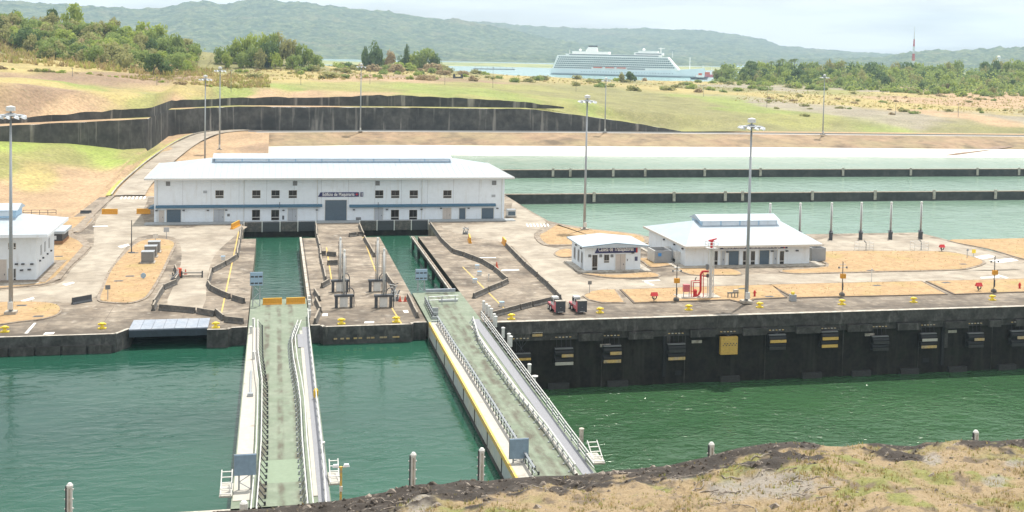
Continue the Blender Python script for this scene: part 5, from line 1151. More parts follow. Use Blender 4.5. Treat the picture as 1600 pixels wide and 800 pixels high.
def lollipop(name, label, cat, px, h, w, mt, shape='box', pm=M_galv):
    t = thing(name, label, cat, P2(*px)); MB().tube((0,0,.05), (0,0,h), .06, 6).build('post', pm, t)
    if shape == 'box': MB().box(-w/2,w/2,-.09,-.05,h-w*.9,h).build('plate', mt, t)
    else: MB().tube((0,-.12,h-w/2), (0,-.06,h-w/2), w/2, 14).build('plate', mt, t)
lollipop('round_sign', 'pale round sign on a short post on the kerbed lawn', 'sign', (224,437), 1.1, .85, M_signb, 'r')
lollipop('road_sign', 'small grey back of a sign at the lawn corner', 'sign', (168.5,470), 2.3, .7, M_grille); lollipop('road_sign', 'small white sign at the far end of the kerbed lawn', 'sign', (243,378.5), 1.6, .9, M_wp); lollipop('road_sign', 'pale sign between kerbed lawn and machinery building', 'sign', (260,373), 2.2, 1.0, M_ldoor)
lollipop('road_sign', 'dark sign left of the lawn tip near the red machines', 'sign', (921,459), 2.0, .6, M_grille); lollipop('warning_sign', 'small yellow warning sign by the basin road at the right', 'sign', (1521,401), 1.4, .8, M_ylt)
lollipop('road_sign', 'thin white marker post on the verge of the right quay road', 'marker post', (1361.5,440), 2.2, .25, M_wp, pm=M_wp); lollipop('basin_lamp', 'small lamp post where the basin road bends at the right', 'lamp', (1511,404), 1.9, .5, M_galv, 'r')
t = thing('slender_pole', 'dark slender pole at the left edge of the kerbed lawn', 'pole', P2(205.5,396)); h = PY(207, 344, t.location.y).z
MB().tube((0,0,.1), (0,0,h), .1, 8, .07).build('pole', M_gdk, t); MB().lathe((0,0,.1), [(.6,0),(.6,.12),(.25,.2)], 10).build('base', M_gdk, t)
def cone(label, px, s=1.0):
    t = thing('traffic_cone', label, 'cone', P2(*px), 0, 'traffic cones'); MB().obox((0,0,.01), (.5*s,.5*s,.06)).build('foot', M_red, t); MB().lathe((0,0,.07), [(.2*s,0),(.05*s,.75*s)], 10).build('cone_body', mat('cone_red', (.62,.10,.04), .5) if 'cone_red' not in MATS else MATS['cone_red'], t)
cone('red traffic cone on the pier, left of the two', (625,471)); cone('red traffic cone on the pier, right of the two', (633,471)); cone('orange cone at the bend of the right-hand barrier row', (776,418.5), 1.3); cone('orange cone beside the pale gate panel on the left quay', (290,428.5), 1.0)
t = thing('orange_barrel', 'orange and black barrel standing by the left barrier row', 'barrel', P2(280.5,434)); MB().lathe((0,0,0), [(.42,0),(.42,.3)], 12).build('rubber_base', M_black, t); MB().lathe((0,0,.3), [(.4,0),(.36,.5),(.33,1.25),(.1,1.3)], 12).build('barrel_body', MATS['cone_red'], t)
for k, (x, y) in enumerate(((745.5,420),(749,430),(742,442),(784,478.5),(348.5,414))):
    t = thing('equipment_box', 'small pale box '+('nearest the bent barriers','second of three in a row right of the oblique recess','third of three in a row right of the oblique recess','beside the yellow line near the gate','perched on the winding barrier row')[k], 'box', P2(x, y)+Vector((0,0,.85 if k == 4 else 0)), 0, 'small pale boxes'); MB().box(-.33,.33,-.3,.3,0,.62).build('housing', M_wp, t); MB().box(-.36,.36,-.33,.33,.62,.68).build('lid', M_signb, t)
lollipop('tap_stand', 'pale tap stand on the concrete near the pale boxes', 'stand', (763.5,438.5), 1.1, .3, M_wp, pm=M_wp)
t = thing('electric_box', 'grey electric box with yellow top on the right quay kerb', 'electric box', P2(1238.5,470)); MB().box(-.45,.45,-.4,.4,0,1.0).build('housing', M_galv, t); MB().box(-.2,.2,-.2,.2,1.0,1.35).build('lamp', M_ylt, t)
def cage(label, x0, x1, y):
    a, b = P2(x0, y), P2(x1, y); t = thing('pipe_cage', label, 'pipe cage', a, 0, 'pipe cages at the basin pad'); w = b.x-a.x
    for zz in (.5, 1.0, 1.6): MB().path([(0,0,zz),(w,0,zz),(w,1.6,zz),(0,1.6,zz),(0,0,zz)], .04, 4).build('rail', M_wp, t)
    for x, yy in ((0,0),(w/2,0),(w,0),(w,1.6),(0,1.6)): MB().tube((x,yy,0), (x,yy,1.6), .045, 4).build('post', M_wp, t)
    MB().path([(w*.6,.6,0),(w*.6,.6,1.5),(w*.45,.6,2.0)], .1, 6).build('vent_pipe', M_grille, t)
cage('white pipe cage behind the big lawn, left of two', 1342, 1366, 393); cage('white pipe cage behind the big lawn, right of two', 1429, 1452, 391.5)
p = P2(1145,466); t = thing('valve_manifold', 'small grey valve manifold on the lawn left of the tallest mast', 'manifold', p)
MB().box(-.9,.9,-.1,.1,.75,.95).build('header_pipe', M_grille, t)
for x in (-.8,-.2,.3,.8): MB().box(x-.06,x+.06,-.06,.06,.1,.8).build('leg', M_grille, t)
MB().box(.1,.8,-.25,.25,.95,1.35).build('gauge_box', M_cope, t)
t = thing('metal_fence', 'short dark metal fence behind the left building', 'fence', P2(36,336)); a, b = P2(36,336), P2(87,336); w = b.x-a.x
for zz in (.5, 1.05): MB().tube((0,0,zz), (w,0,zz), .06, 5).build('rail', M_gdk, t)
for k in range(5): MB().box(w*k/4-.05, w*k/4+.05, -.05, .05, 0, 1.1).build('post', M_gdk, t)
def drain(px, w=1.2, d=.7): tt = thing('drain_cover', 'dark drain cover set in the dry lawn', 'drain cover', P2(*px)+Vector((0,0,.156)), 0, 'drain covers'); MB().box(-w/2,w/2,-d/2,d/2,0,.03).build('cover', M_gdk, tt); MB().box(-w/2-.1,w/2+.1,-d/2-.1,d/2+.1,-.02,.015).build('rim', M_walk, tt)
for px in ((185,440.5),(203,433),(34,479),(60,496),(92,402),(210,396.5),(1360,424),(1505,414),(1370,447.5),(1202,465),(1160,452.5),(1478,443)): drain(px)
# gear clutter beside the pier barriers
for k, (x, y) in enumerate(((618,470),(615,458),(727,366),(272,437))):
    p = P2(x, y); t = thing('pipe_clutter', 'grey pipe clutter '+('by the near right valve cylinder','by the right row of pier barriers','at the back of the quay right of the oblique recess','by the orange barrel')[k], 'pipe clutter', p); rnd = random.Random(k)
    for i in range(6):
        a = rnd.uniform(0, 6.3); MB().path([(rnd.uniform(-.7,.7), rnd.uniform(-.5,.5), 0), (rnd.uniform(-.6,.6), rnd.uniform(-.4,.4), rnd.uniform(.6,1.5)), (rnd.uniform(-.8,.8), rnd.uniform(-.5,.5), rnd.uniform(.1,1.8))], rnd.uniform(.05,.09), 5).build('pipe', (M_galv, M_gdk, M_wp)[i % 3], t)
    MB().box(-.4,.4,-.3,.3,0,.4).build('base', M_grille, t)
# lifting barrier across the left pier road
a, b = P2(284,434.5), P2(316,434); t = thing('barrier_gate', 'pale low gate across the left quay road between two barrier rows', 'gate', a); w = b.x-a.x
MB().box(0,w,0,.12,.1,.45).build('lower_beam', M_cope, t); MB().box(0,w,0,.12,.7,.95).build('upper_beam', M_apron, t)
for x in (0,w): MB().box(x-.1,x+.1,-.08,.2,0,1.1).build('post', M_gdk, t)

# ------------------------------------------------------------------ poles on the near quay
def ladder_pole(label, px, ty, w=.36, hh=None):
    Yp = 90.3; b = PY(px, ty, Yp); t = thing('mooring_pole', label, 'pole', (b.x, Yp, 0), 0, 'white ladder poles on the near quay'); h = b.z
    MB().box(-w/2,w/2,-w/2,w/2,0,h-.2).build('column', M_wp, t); MB().box(-w*.16,w*.16,-w/2-.03,-w/2-.001,0,h-.3).build('groove', M_cope, t)
    MB().lathe((0,0,h-.2), [(w*.7,0),(w*.7,.15),(w*.35,.32)], 10).build('cap', M_wp, t); MB().box(-w*.9,-w*.6,-.06,.06,0,h-.1).build('ladder_stile', M_gdk, t)
    for k in range(int(h/.75)): MB().box(-w*1.1,w*.8,-.05,.05,.4+k*.75,.5+k*.75).build('rung', M_wp, t)
ladder_pole('white ladder pole at the lower left of the picture', 109, 757); ladder_pole('white ladder pole right of the yellow lamp post', 646, 709); ladder_pole('white ladder pole beside the near end of the oblique gate', 753, 702); ladder_pole('short white ladder pole showing above the dark slope', 1112, 693); ladder_pole('tiny white ladder pole above the slope at the far right', 1525, 674)
b = PY(533, 727, 88.5); t = thing('twin_lamp_post', 'yellow lamp post with two white lamp heads at the near gate end', 'lamp post', (b.x, 88.5, 0)); h = b.z
MB().tube((0,0,0), (0,0,h-.1), .1, 8).build('post', M_yelp, t); MB().box(-.13,.13,-.2,-.09,h*.5,h*.5+.4).build('switch_box', M_wp, t)
for s in (-1, 1): MB().obox((s*.42,0,h-.12), (.5,.3,.2), 0, .7).build('lamp_head', M_lamp, t)
MB().tube((-.4,0,h-.15), (.4,0,h-.15), .05, 6).build('arm', M_yelp, t)
# ------------------------------------------------------------------ cruise ship on the lake
a, b = P2(862.5, 116.0, WL_LAKE), P2(1101, 122.0, WL_LAKE); d = (b-a); SLN = d.length
ship = thing('cruise_ship', 'white cruise ship with rows of balconies moored on the far lake', 'ship', a, math.atan2(d.y, d.x))
k = SLN/240.0
M_hull = mat('ship_hull_white', (.74,.82,.86), .5, .04, .02); M_swh = mat('ship_white', (.88,.88,.86), .5, .04, .05); M_sdk = mat('ship_glass', (.15,.19,.22), .3, .2, .3); M_sor = mat('lifeboat_orange', (.62,.13,.06), .5, .1, .2)
def hullsec(x, hw, zd):   # half-section points from keel to deck
    return [(x, -hw*.75, -1), (x, -hw, 2.5), (x, -hw, zd), (x, hw, zd), (x, hw, 2.5), (x, hw*.75, -1)]
secs = [(0, 11, 9.5), (4, 13, 9.5), (60, 14, 9.5), (150, 14, 9.5), (190, 13.5, 11), (215, 9, 13), (230, 4.5, 14), (240, .4, 15)]
m_ = MB(); vs = []; 
for x, hw, zd in secs:
    s_ = hullsec(x*k, hw, zd)
    if x >= 215: s_[0] = (x*k-(x-205)*.35, s_[0][1], -1); s_[5] = (x*k-(x-205)*.35, s_[5][1], -1)
    vs += s_
fs = [(i*6+j, (i+1)*6+j, (i+1)*6+j+1, i*6+j+1) for i in range(len(secs)-1) for j in range(5)]+[(0,1,2,3,4,5), tuple(42+j for j in range(5, -1, -1))]
m_.add(vs, fs); hull = m_.build('hull', M_hull, ship)
MB().box(1*k, 205*k, -13.6, 13.6, -1, .5).build('boot_topping', M_sdk, hull)
for i in range(34): MB().box((50+i*4.3)*k, (51.2+i*4.3)*k, -14.12, -14.0, 5.2, 6.2).build('porthole', M_sdk, hull)
sup = MB(); zt = 30.5
sup.add([(3*k,-12.4,9.5),(203*k,-12.4,9.5),(203*k,12.4,9.5),(3*k,12.4,9.5),(11*k,-12.4,zt),(184*k,-12.4,zt),(184*k,12.4,zt),(11*k,12.4,zt)], [(0,3,2,1),(4,5,6,7),(0,1,5,4),(1,2,6,5),(2,3,7,6),(3,0,4,7)])
sp = sup.build('superstructure', M_swh, ship)
for j in range(6):
    z0 = 10.3+j*3.25; x0 = 6+j*1.4; x1 = (198-j*2.6)
    segs = [(x0, x1)] if j else [(x0, 66), (122, 150)]
    for u, v in segs:
        MB().box(u*k, v*k, -12.55, -12.41, z0, z0+2.0).build('balcony_row', M_sdk, sp)
        pm_ = MB(); n = int((v-u)/3.1)
        for i in range(n+1): pm_.box((u+i*(v-u)/n-.28)*k, (u+i*(v-u)/n+.28)*k, -12.95, -12.56, z0-.1, z0+2.2)
        dv = pm_.build('balcony_dividers', M_swh, sp); dv['kind'] = 'stuff'
        MB().box(u*k, v*k, -13.1, -12.41, z0-.75, z0-.05).build('balcony_slab', M_swh, sp)
MB().box(24*k, 172*k, -12.0, 12.0, 30.5, 33.0).build('lido_deck', M_swh, sp); MB().box(30*k, 170*k, -12.2, -12.01, 31.0, 32.4).build('window_band', M_sdk, sp)
MB().box(34*k, 92*k, -9, 9, 33, 37).build('aft_deckhouse', M_swh, sp); MB().box(132*k, 176*k, -9, 9, 33, 37).build('fore_deckhouse', M_swh, sp); MB().box(138*k, 168*k, -8, 8, 37, 39.5).build('upper_deckhouse', M_swh, sp)
MB().box(134*k, 174*k, -9.15, -9.01, 34, 35.6).build('window_band', M_sdk, sp)
fu = MB().add([(54*k,-4,37),(73*k,-4,37),(73*k,4,37),(54*k,4,37),(59*k,-3,45.5),(71*k,-3,45.5),(71*k,3,45.5),(59*k,3,45.5)], [(0,3,2,1),(4,5,6,7),(0,1,5,4),(1,2,6,5),(2,3,7,6),(3,0,4,7)]).build('funnel', M_swh, ship)
MB().box(58.6*k, 72*k, -3.3, 3.3, 44, 46.2).build('funnel_top', M_gdk, fu)
for x, z, r in ((45, 38.6, 2.2), (145.5, 41, 2.4)): MB().lathe((x*k,0,z-1.5), [(r*.6,0),(r,1.2),(r,2.2),(r*.6,3.6),(r*.1,4)], 10).build('radar_dome', M_swh, ship, True)
MB().tube((172*k,0,37), (172*k,0,45), .7, 6).build('radar_mast', M_swh, ship); MB().box(168*k, 178*k, -.5, .5, 43, 44).build('radar_arm', M_swh, ship)
for x in (28, 190): MB().tube((x*k,0,30), (x*k,0,39), .35, 5).build('antenna', M_swh, ship)
MB().tube((217*k,0,13), (217*k,0,31), .6, 6).build('foremast', M_swh, ship); MB().tube((237*k,0,14), (237*k,0,20), .35, 5).build('jackstaff', M_swh, ship)
for x in (76, 95, 113):
    lb_ = MB().add([((x-8)*k,-14.2,11.6),((x+8)*k,-14.2,11.6),((x+7)*k,-14.2,10.4),((x-7)*k,-14.2,10.4),((x-8)*k,-12.6,11.6),((x+8)*k,-12.6,11.6),((x+7)*k,-12.6,10.4),((x-7)*k,-12.6,10.4)], [(0,3,2,1),(4,5,6,7),(0,1,5,4),(3,7,6,2),(0,4,7,3),(1,2,6,5)]).build('lifeboat', M_swh, ship)
    MB().box((x-7)*k, (x+7)*k, -14.3, -12.6, 11.6, 13.3).build('boat_canopy', M_sor, lb_)
p = P2(1092, 119, WL_LAKE); t = thing('work_barge', 'faded red work barge beside the cruise ship bow', 'barge', p+Vector((-10,-60,0)))
MB().box(-14,14,-4,4,-.5,4).build('hull', M_pink, t); MB().box(-10,4,-3,3,4,8).build('deckhouse', M_sor, t); MB().tube((8,0,4), (8,0,15), .5, 6).build('crane_post', M_swh, t)
p = P2(1070, 122, WL_LAKE); t = thing('tug_boat', 'small orange and white tug boat alongside the cruise ship', 'boat', p+Vector((-8,-80,0)))
MB().add([(-12,-3,0),(10,-3,0),(10,3,0),(-12,3,0),(-13,-3.5,3),(14,-.5,4),(14,.5,4),(-13,3.5,3)], [(0,3,2,1),(4,5,6,7),(0,1,5,4),(1,2,6,5),(2,3,7,6),(3,0,4,7)]).build('hull', M_gdk, t); MB().box(-6,6,-2.5,2.5,3,6).build('deckhouse', M_swh, t); MB().box(-1,3,-2,2,6,9).build('wheelhouse', M_sor, t)
# ------------------------------------------------------------------ radio tower, far white mast
yb = 1350.0; p = PY(1427, 99, yb); h = PY(1427, 50, yb).z-8; t = thing('radio_tower', 'red and white lattice radio tower rising above the right-hand trees', 'tower', (p.x, yb, 8))
for i in range(7):
    z0, z1 = h*i/7, h*(i+1)/7; w0, w1 = 4.2*(1-i/7.3), 4.2*(1-(i+1)/7.3); c = [(-1,-1),(1,-1),(1,1),(-1,1)]; m_ = MB()
    for q_, r2 in zip(c, c[1:]+c[:1]):
        m_.tube((q_[0]*w0/2,q_[1]*w0/2,z0), (q_[0]*w1/2,q_[1]*w1/2,z1), .28, 4)
        for s in range(3):
            f0, f1 = s/3, (s+1)/3; wa, wb = w0+(w1-w0)*f0, w0+(w1-w0)*f1; m_.tube((q_[0]*wa/2,q_[1]*wa/2,z0+(z1-z0)*f0), (r2[0]*wb/2,r2[1]*wb/2,z0+(z1-z0)*f1), .17, 4)
    m_.build('lattice_section', M_red if i % 2 else M_wp, t)
MB().tube((0,0,h), (0,0,h+7), .2, 5).build('antenna', M_wp, t)
p = PY(1560, 98, 1300.0); t = thing('water_tower', 'slim white water tower above the trees at the far right', 'tower', (p.x, 1300, 8)); h = PY(1560, 87, 1300.0).z-8
MB().tube((0,0,0), (0,0,h-5), 2.4, 8, 1.6).build('shaft', M_wp, t); MB().lathe((0,0,h-5), [(1.6,0),(2.6,1.5),(2.6,4),(.8,5)], 10).build('tank', M_wp, t)
b_ = hit(715, 123); t = thing('pump_frame', 'dark machine frame standing in the shrubs above the black wall', 'machine', b_)
for x in (-3.2, 2.2): MB().box(x,x+1.4,-1,1,0,3.2).build('tower_leg', M_gdk, t)
MB().box(-1.8,2.2,-1,1,0,1.4).build('bed', M_gdk, t)
# long low pale shed on the far shore
b_ = P2(768, 108.5, WL_LAKE); t = thing('jetty', 'low grey jetty at the lake shore left of the ship', 'jetty', b_)
MB().box(-35,45,-3,3,0,1.6).build('deck', M_grille, t)
for k_ in range(7): MB().tube((-32+k_*12,-2,0), (-32+k_*12,-2,6), .3, 5).build('pile', M_grille, t)

# ------------------------------------------------------------------ trees
def leafmat(name, c1, c2, sc=.5):
    mt = mat(name, c1, .8, .25, sc, c2, (.4, .6), spec=.15); t = mt.node_tree; b = t.nodes['Principled BSDF']   # thin leaves let light through
    tl = t.nodes.new('ShaderNodeBsdfTranslucent'); mxs = t.nodes.new('ShaderNodeMixShader'); mxs.inputs[0].default_value = .5
    src = b.inputs['Base Color'].links[0].from_socket; t.links.new(src, tl.inputs[0]); t.links.new(b.outputs[0], mxs.inputs[1]); t.links.new(tl.outputs[0], mxs.inputs[2]); t.links.new(mxs.outputs[0], t.nodes['Material Output'].inputs[0]); return mt
LM = {'bright': leafmat('bright_leaves', (.34,.43,.095), (.42,.48,.13)), 'mid': leafmat('green_leaves', (.25,.335,.10), (.34,.41,.14)), 'dark': leafmat('dark_leaves', (.115,.185,.070), (.18,.25,.095)),
      'olive': leafmat('olive_leaves', (.33,.335,.135), (.42,.405,.18)), 'dry': leafmat('dry_brown_leaves', (.42,.33,.19), (.48,.385,.235)), 'palm': leafmat('palm_fronds', (.15,.21,.075), (.22,.275,.10))}
M_bark = mat('grey_bark', (.16,.13,.10), .9, .3, 2.0)
def crown_mesh(seed, kind, w=1.0, h=1.0, n=850, leaf=.085, lobes=9, flat=.62):
    """unit crown: radius 1, standing on z=0..2*flat; leaf-clump faces spread through uneven lobes"""
    g = np.random.default_rng(seed); L_ = []
    for i in range(lobes):
        a = g.uniform(0, 2*np.pi); r = np.sqrt(g.uniform(0, 1))*.68; zz = g.uniform(.25, 1.55)*flat
        L_.append((r*np.cos(a), r*np.sin(a), zz*(1.12-.55*r), g.uniform(.26, .46)))
    L_.append((0, 0, flat*1.05, .5)); L_ = np.array(L_)
    pick = g.integers(0, len(L_), n); dirv = g.normal(size=(n, 3)); dirv /= np.linalg.norm(dirv, axis=1)[:, None]; dirv[:, 2] *= .8
    rad = L_[pick, 3]*(1-.45*g.random(n)**2.2); c = L_[pick, :3]+dirv*rad[:, None]; c[:, 2] = np.maximum(c[:, 2], .03)
    nrm = dirv+g.normal(size=(n, 3))*.55+np.array((0, 0, .35)); nrm /= np.linalg.norm(nrm, axis=1)[:, None]
    t1 = np.cross(nrm, g.normal(size=(n, 3))); t1 /= np.linalg.norm(t1, axis=1)[:, None]; t2 = np.cross(nrm, t1)
    s1 = leaf*g.uniform(.6, 1.5, n)[:, None]; s2 = leaf*g.uniform(.6, 1.3, n)[:, None]
    v = np.stack([c-t1*s1, c-t2*s2*.9, c+t1*s1+nrm*s1*.25, c+t2*s2], 1).reshape(-1, 3); v[:, :2] *= w; v[:, 2] *= h
    me = bpy.data.meshes.new('crown'); me.from_pydata(v.tolist(), [], np.arange(4*n).reshape(-1, 4).tolist()); me.materials.append(LM[kind]); me.update(); return me
CR = {k_: [crown_mesh(10*i+j, k_, n=620 if k_ != 'dark' else 760, lobes=7+j) for j in range(4)] for i, k_ in enumerate(('bright', 'mid', 'dark', 'olive', 'dry'))}
BU = {k_: [crown_mesh(200+10*i+j, k_, n=330, leaf=.12, lobes=6, flat=.5) for j in range(3)] for i, k_ in enumerate(('bright', 'mid', 'dark', 'olive', 'dry'))}
def trunk_mesh(seed):
    g = random.Random(seed); m_ = MB(); p = Vector((0, 0, -.15)); q_ = Vector((g.uniform(-.06,.06), g.uniform(-.06,.06), .55)); m_.tube(p, q_, .055, 6, .04)
    for i in range(5):
        a = g.uniform(0, 6.3); e = q_+Vector((math.cos(a)*g.uniform(.25,.5), math.sin(a)*g.uniform(.25,.5), g.uniform(.3,.6))); m_.tube(q_-Vector((0,0,g.uniform(0,.12))), e, .03, 5, .012)
    return m_.mesh('trunk', M_bark)
TR = [trunk_mesh(i) for i in range(4)]
def frond_mesh(seed):
    g = random.Random(seed); m_ = MB()
    for i in range(17):
        a = 2*math.pi*i/17+g.uniform(-.2,.2); up_ = g.uniform(-.1, .75); L_ = g.uniform(.85, 1.1); d = Vector((math.cos(a), math.sin(a), 0)); s = Vector((-d.y, d.x, 0)); pr = None
        for j in range(6):
            t = j/5; c = d*(L_*t)+Vector((0, 0, up_*t*L_-1.05*t*t*L_)); w = .17*(1-t)**.6*(.5+t) + .015
            cur = (c-s*w+Vector((0,0,-w*.6)), c, c+s*w+Vector((0,0,-w*.6)))
            if pr: m_.add([*pr, *cur], [(0,1,4,3),(1,2,5,4)])
            pr = cur
    return m_.mesh('fronds', LM['palm'])
FR = [frond_mesh(i) for i in range(3)]
def tree(label, p, r, h, kind, grp, rnd, trunk=.35, name='tree'):
    t = thing(name, label, 'tree', p, rnd.uniform(0, 6.3), grp)
    c = bpy.data.objects.new('crown', rnd.choice(CR[kind])); COL.objects.link(c); c.parent = t; c.location = (0, 0, h*trunk*.75); c.scale = (r, r*rnd.uniform(.85,1.15), h*(1-trunk*.75)/1.1)
    b = bpy.data.objects.new('trunk', rnd.choice(TR)); COL.objects.link(b); b.parent = t; b.scale = (r, r, h*max(trunk, .3)*1.6); return t
def bush(label, p, r, h, kind, grp, rnd):
    t = thing('shrub', label, 'shrub', p, rnd.uniform(0, 6.3), grp); c = bpy.data.objects.new('foliage', rnd.choice(BU[kind])); COL.objects.link(c); c.parent = t; c.scale = (r, r*rnd.uniform(.8,1.2), h); c.location = (0, 0, -.15*h)
    b = bpy.data.objects.new('stems', rnd.choice(TR)); COL.objects.link(b); b.parent = t; b.scale = (r*.8, r*.8, h*.7); return t
def palm(label, p, h, grp, rnd, fr=3.6):
    t = thing('palm_tree', label, 'palm', p, rnd.uniform(0, 6.3), grp); m_ = MB().tube((0,0,-.5), (rnd.uniform(-.4,.4),0,h), .32, 7, .2).build('trunk', M_bark, t)
    c = bpy.data.objects.new('fronds', rnd.choice(FR)); COL.objects.link(c); c.parent = t; c.location = (0, 0, h-.1); c.scale = (fr, fr, fr*.95); return t
rn = random.Random(3)
# thicket on the left hillside: base points run from its lower edge up to the hill top
lowx, lowy = [0, 30, 60, 90, 130, 170, 210, 250, 290, 312], [66, 76, 88, 97, 101, 105, 113, 120, 114, 98]
n = 0
while n < 140:
    x = rn.uniform(-15, 308); yl = np.interp(x, lowx, lowy); ys_ = [y for y in np.arange(20, yl, 3) if hit(x, y, 520, 1000)]
    if not ys_: continue
    y = ys_[0]+(yl-ys_[0])*rn.random()**.85; p = hit(x, y, 520, 1000)
    if not p: continue
    f = (yl-y)/max(8, yl-ys_[0]); kd = rn.choices(['olive', 'mid', 'dark', 'dry', 'bright'], [4.5, 4.2, 1.5, .7 if f > .4 else .3, 2.8 if x > 150 else 1.5])[0]
    h = rn.uniform(6.5, 11.5); tree({'olive': 'olive-green', 'mid': 'green', 'dark': 'dark green', 'dry': 'brownish dry', 'bright': 'bright green'}[kd]+' tree in the thicket on the left hillside', p-Vector((0,0,.4)), h*rn.uniform(.5,.78), h, kd, 'hillside thicket', rn, .18); n += 1
for x, yb_, yt, rr, kd, lab in ((112,48,3,7.5,'bright','tall bright green tree standing above the left thicket'),(82,48,14,5,'dark','dark tree beside the tallest tree of the left thicket'),(25,38,14,5,'dark','dark tree at the top left of the hillside'),(169,66,34,5,'bright','small bright green tree in a dip of the left thicket'),(228,70,32,8,'bright','broad bright green tree near the right end of the left thicket'),(250,74,35,6,'bright','bright green tree leaning on the broad one in the left thicket'),(275,92,48,6,'mid','green tree at the right shoulder of the left thicket'),(240,119,84,5,'dark','dark round tree at the foot of the left thicket'),(185,98,68,5,'dark','dark tree in the middle of the left thicket')):
    p = hit(x, yb_, 520, 1100) or PY(x, yb_, 700.0); h = PY(x, yt, p.y).z-p.z; tree(lab, p, rr, h, kd, None, rn, .25)
for x, yb_, yt, rr, kd in ((345,100,70,5,'mid'),(362,98,68,5.5,'mid'),(375,99,55,6,'bright'),(392,98,49,7,'bright'),(410,100,49,7,'bright'),(425,101,50,7,'mid'),(440,101,53,7,'olive'),(455,102,57,6.5,'olive'),(468,103,66,6,'mid'),(482,104,75,6,'mid'),(495,105,84,5,'mid'),(352,106,82,4.5,'bright'),(380,107,80,5,'mid'),(405,107,78,5,'olive'),(430,107,80,5,'bright'),(458,107,84,5,'mid'),(392,105,66,6,'mid'),(420,105,64,6,'dark')):
    p = hit(x, yb_, 520, 1100) or PY(x, yb_, 760.0); h = PY(x, yt, p.y).z-p.z; tree('tree in the rounded green clump behind the black wall', p, rr, h, kd, 'rounded green clump', rn, .06)
for x, yb_, yt, rr, kd, lab in ((583,108,61,10,'dark','tallest dark round tree on the skyline left of the dark slim tree'),(570,108,74,6,'dark','dark tree leaning against the tallest dark round tree'),(610,108,76,7,'dry','greyish brown tree between the dark trees'),(626,108,85,6,'dark','small dark tree beneath the slim tree'),(635,107,70,3.2,'dark','slim dark columnar tree on the skyline'),(662,110,74,10,'mid','broad green tree right of the slim dark tree'),(678,110,82,7,'dark','dark tree at the right end of the skyline group'),(647,110,83,7,'bright','bright green tree in the skyline group'),(596,108,88,6,'mid','low green tree under the brown skyline tree')):
    p = PY(x, yb_, 930.0); p.z = float(ground(p.x, p.y)); h = PY(x, yt, p.y).z-p.z; tree(lab, p, rr, h, kd, None, rn, .08)
for x, yb_, yt, rr, kd, lab in ((985,130,112,5.5,'dark','round dark tree standing in front of the ship'),(972,130,114,3.5,'olive','olive tree beside the round dark tree before the ship')):
    p = hit(x, yb_, 520, 1100) or PY(x, yb_, 900.0); h = PY(x, yt, p.y).z-p.z; tree(lab, p, rr, h, kd, None, rn, .1)
for i in range(60):
    x = rn.uniform(470, 705); p = PY(x, 100, rn.uniform(860, 1000)); p.z = float(ground(p.x, p.y)); h = rn.uniform(4, 9.5)*(1 if x < 690 else .6)
    bush('tall shrub on the lake shore below the skyline trees', p, h*rn.uniform(.8, 1.4), h, rn.choices(['mid', 'olive', 'dark', 'bright', 'dry'], [4, 4, 2, 2, 1])[0], 'tall shrubs below the skyline trees', rn)
# shrubs across the open ground
for i in range(110):
    x = rn.uniform(330, 1200); y = np.interp(x, [330, 560, 700, 900, 1200], [112, 108, 112, 122, 132])+rn.random()**1.6*np.interp(x, [330, 700, 1200], [12, 16, 18])
    p = hit(x, y, 520, 1100)
    if p: h = rn.uniform(1.6, 4.6); kd = rn.choices(['olive', 'mid', 'bright', 'dry'], [5, 4, 2.5, 1.0])[0]; bush('low shrub in the scrub along the lake shore', p, h*rn.uniform(.9, 1.7), h, kd, 'scrub along the lake shore', rn)
for i in range(48):
    x = rn.uniform(1200, 1620); y = rn.uniform(146, 182); p = hit(x, y, 480, 1100)
    if p: h = rn.uniform(.9, 2.2); bush('low dry shrub on the open ground at the right', p, h*rn.uniform(1, 1.9), h, rn.choice(['olive', 'dry', 'olive', 'mid']), 'dry shrubs at the right', rn)
for i in range(28):
    x = rn.uniform(0, 330); y = rn.uniform(122, 146); p = hit(x, y, 480, 900)
    if p: h = rn.uniform(.8, 2.0); bush('low dry shrub below the left thicket', p, h*rn.uniform(1, 1.8), h, rn.choice(['olive', 'dry', 'bright']), 'dry shrubs below the thicket', rn)
# forest at the right
for i in range(185):
    x = 1100+520*rn.random(); by = np.interp(x, [1100, 1180, 1250, 1380, 1500, 1600], [126, 131, 136, 143, 148, 150]); f = rn.random(); p = hit(x, by, 560, 1050)
    if not p: continue
    yy_ = p.y+(985-p.y)*f**1.15; p = PY(x, by, yy_); p.z = float(ground(p.x, p.y))
    tl_ = np.interp(x, [1100, 1125, 1150, 1250, 1400, 1500, 1600], [113, 100, 90, 90, 91, 90, 89]); ty = (by-14)*(1-f)+tl_*f+rn.uniform(-1.5, 5); h = float(np.clip(PY(x, ty, p.y).z-p.z, 4.5, 30))
    kd = rn.choices(['mid', 'dark', 'bright', 'olive', 'dry'], [5, 4.2 if x < 1300 else 2.2, 2.6, 1.4, .5])[0]
    tree({'olive': 'olive-green', 'mid': 'mid green', 'dark': 'dark green', 'dry': 'brownish', 'bright': 'bright green'}[kd]+' tree in the forest at the right', p-Vector((0,0,.5)), float(np.clip(h*.46, 3.6, 8.5)), h, kd, 'forest at the right', rn, .15)
for i in range(60):
    x = 1120+490*rn.random(); by = np.interp(x, [1108, 1180, 1250, 1380, 1500, 1600], [129, 134, 140, 145, 150, 152]); p = hit(x, by-rn.random()*5, 540, 1150)
    if p: h = rn.uniform(2.5, 5.5); bush('leafy shrub at the front edge of the right forest', p, h*rn.uniform(.9, 1.5), h, rn.choice(['bright', 'mid', 'bright', 'mid', 'olive']), 'shrubs before the right forest', rn)
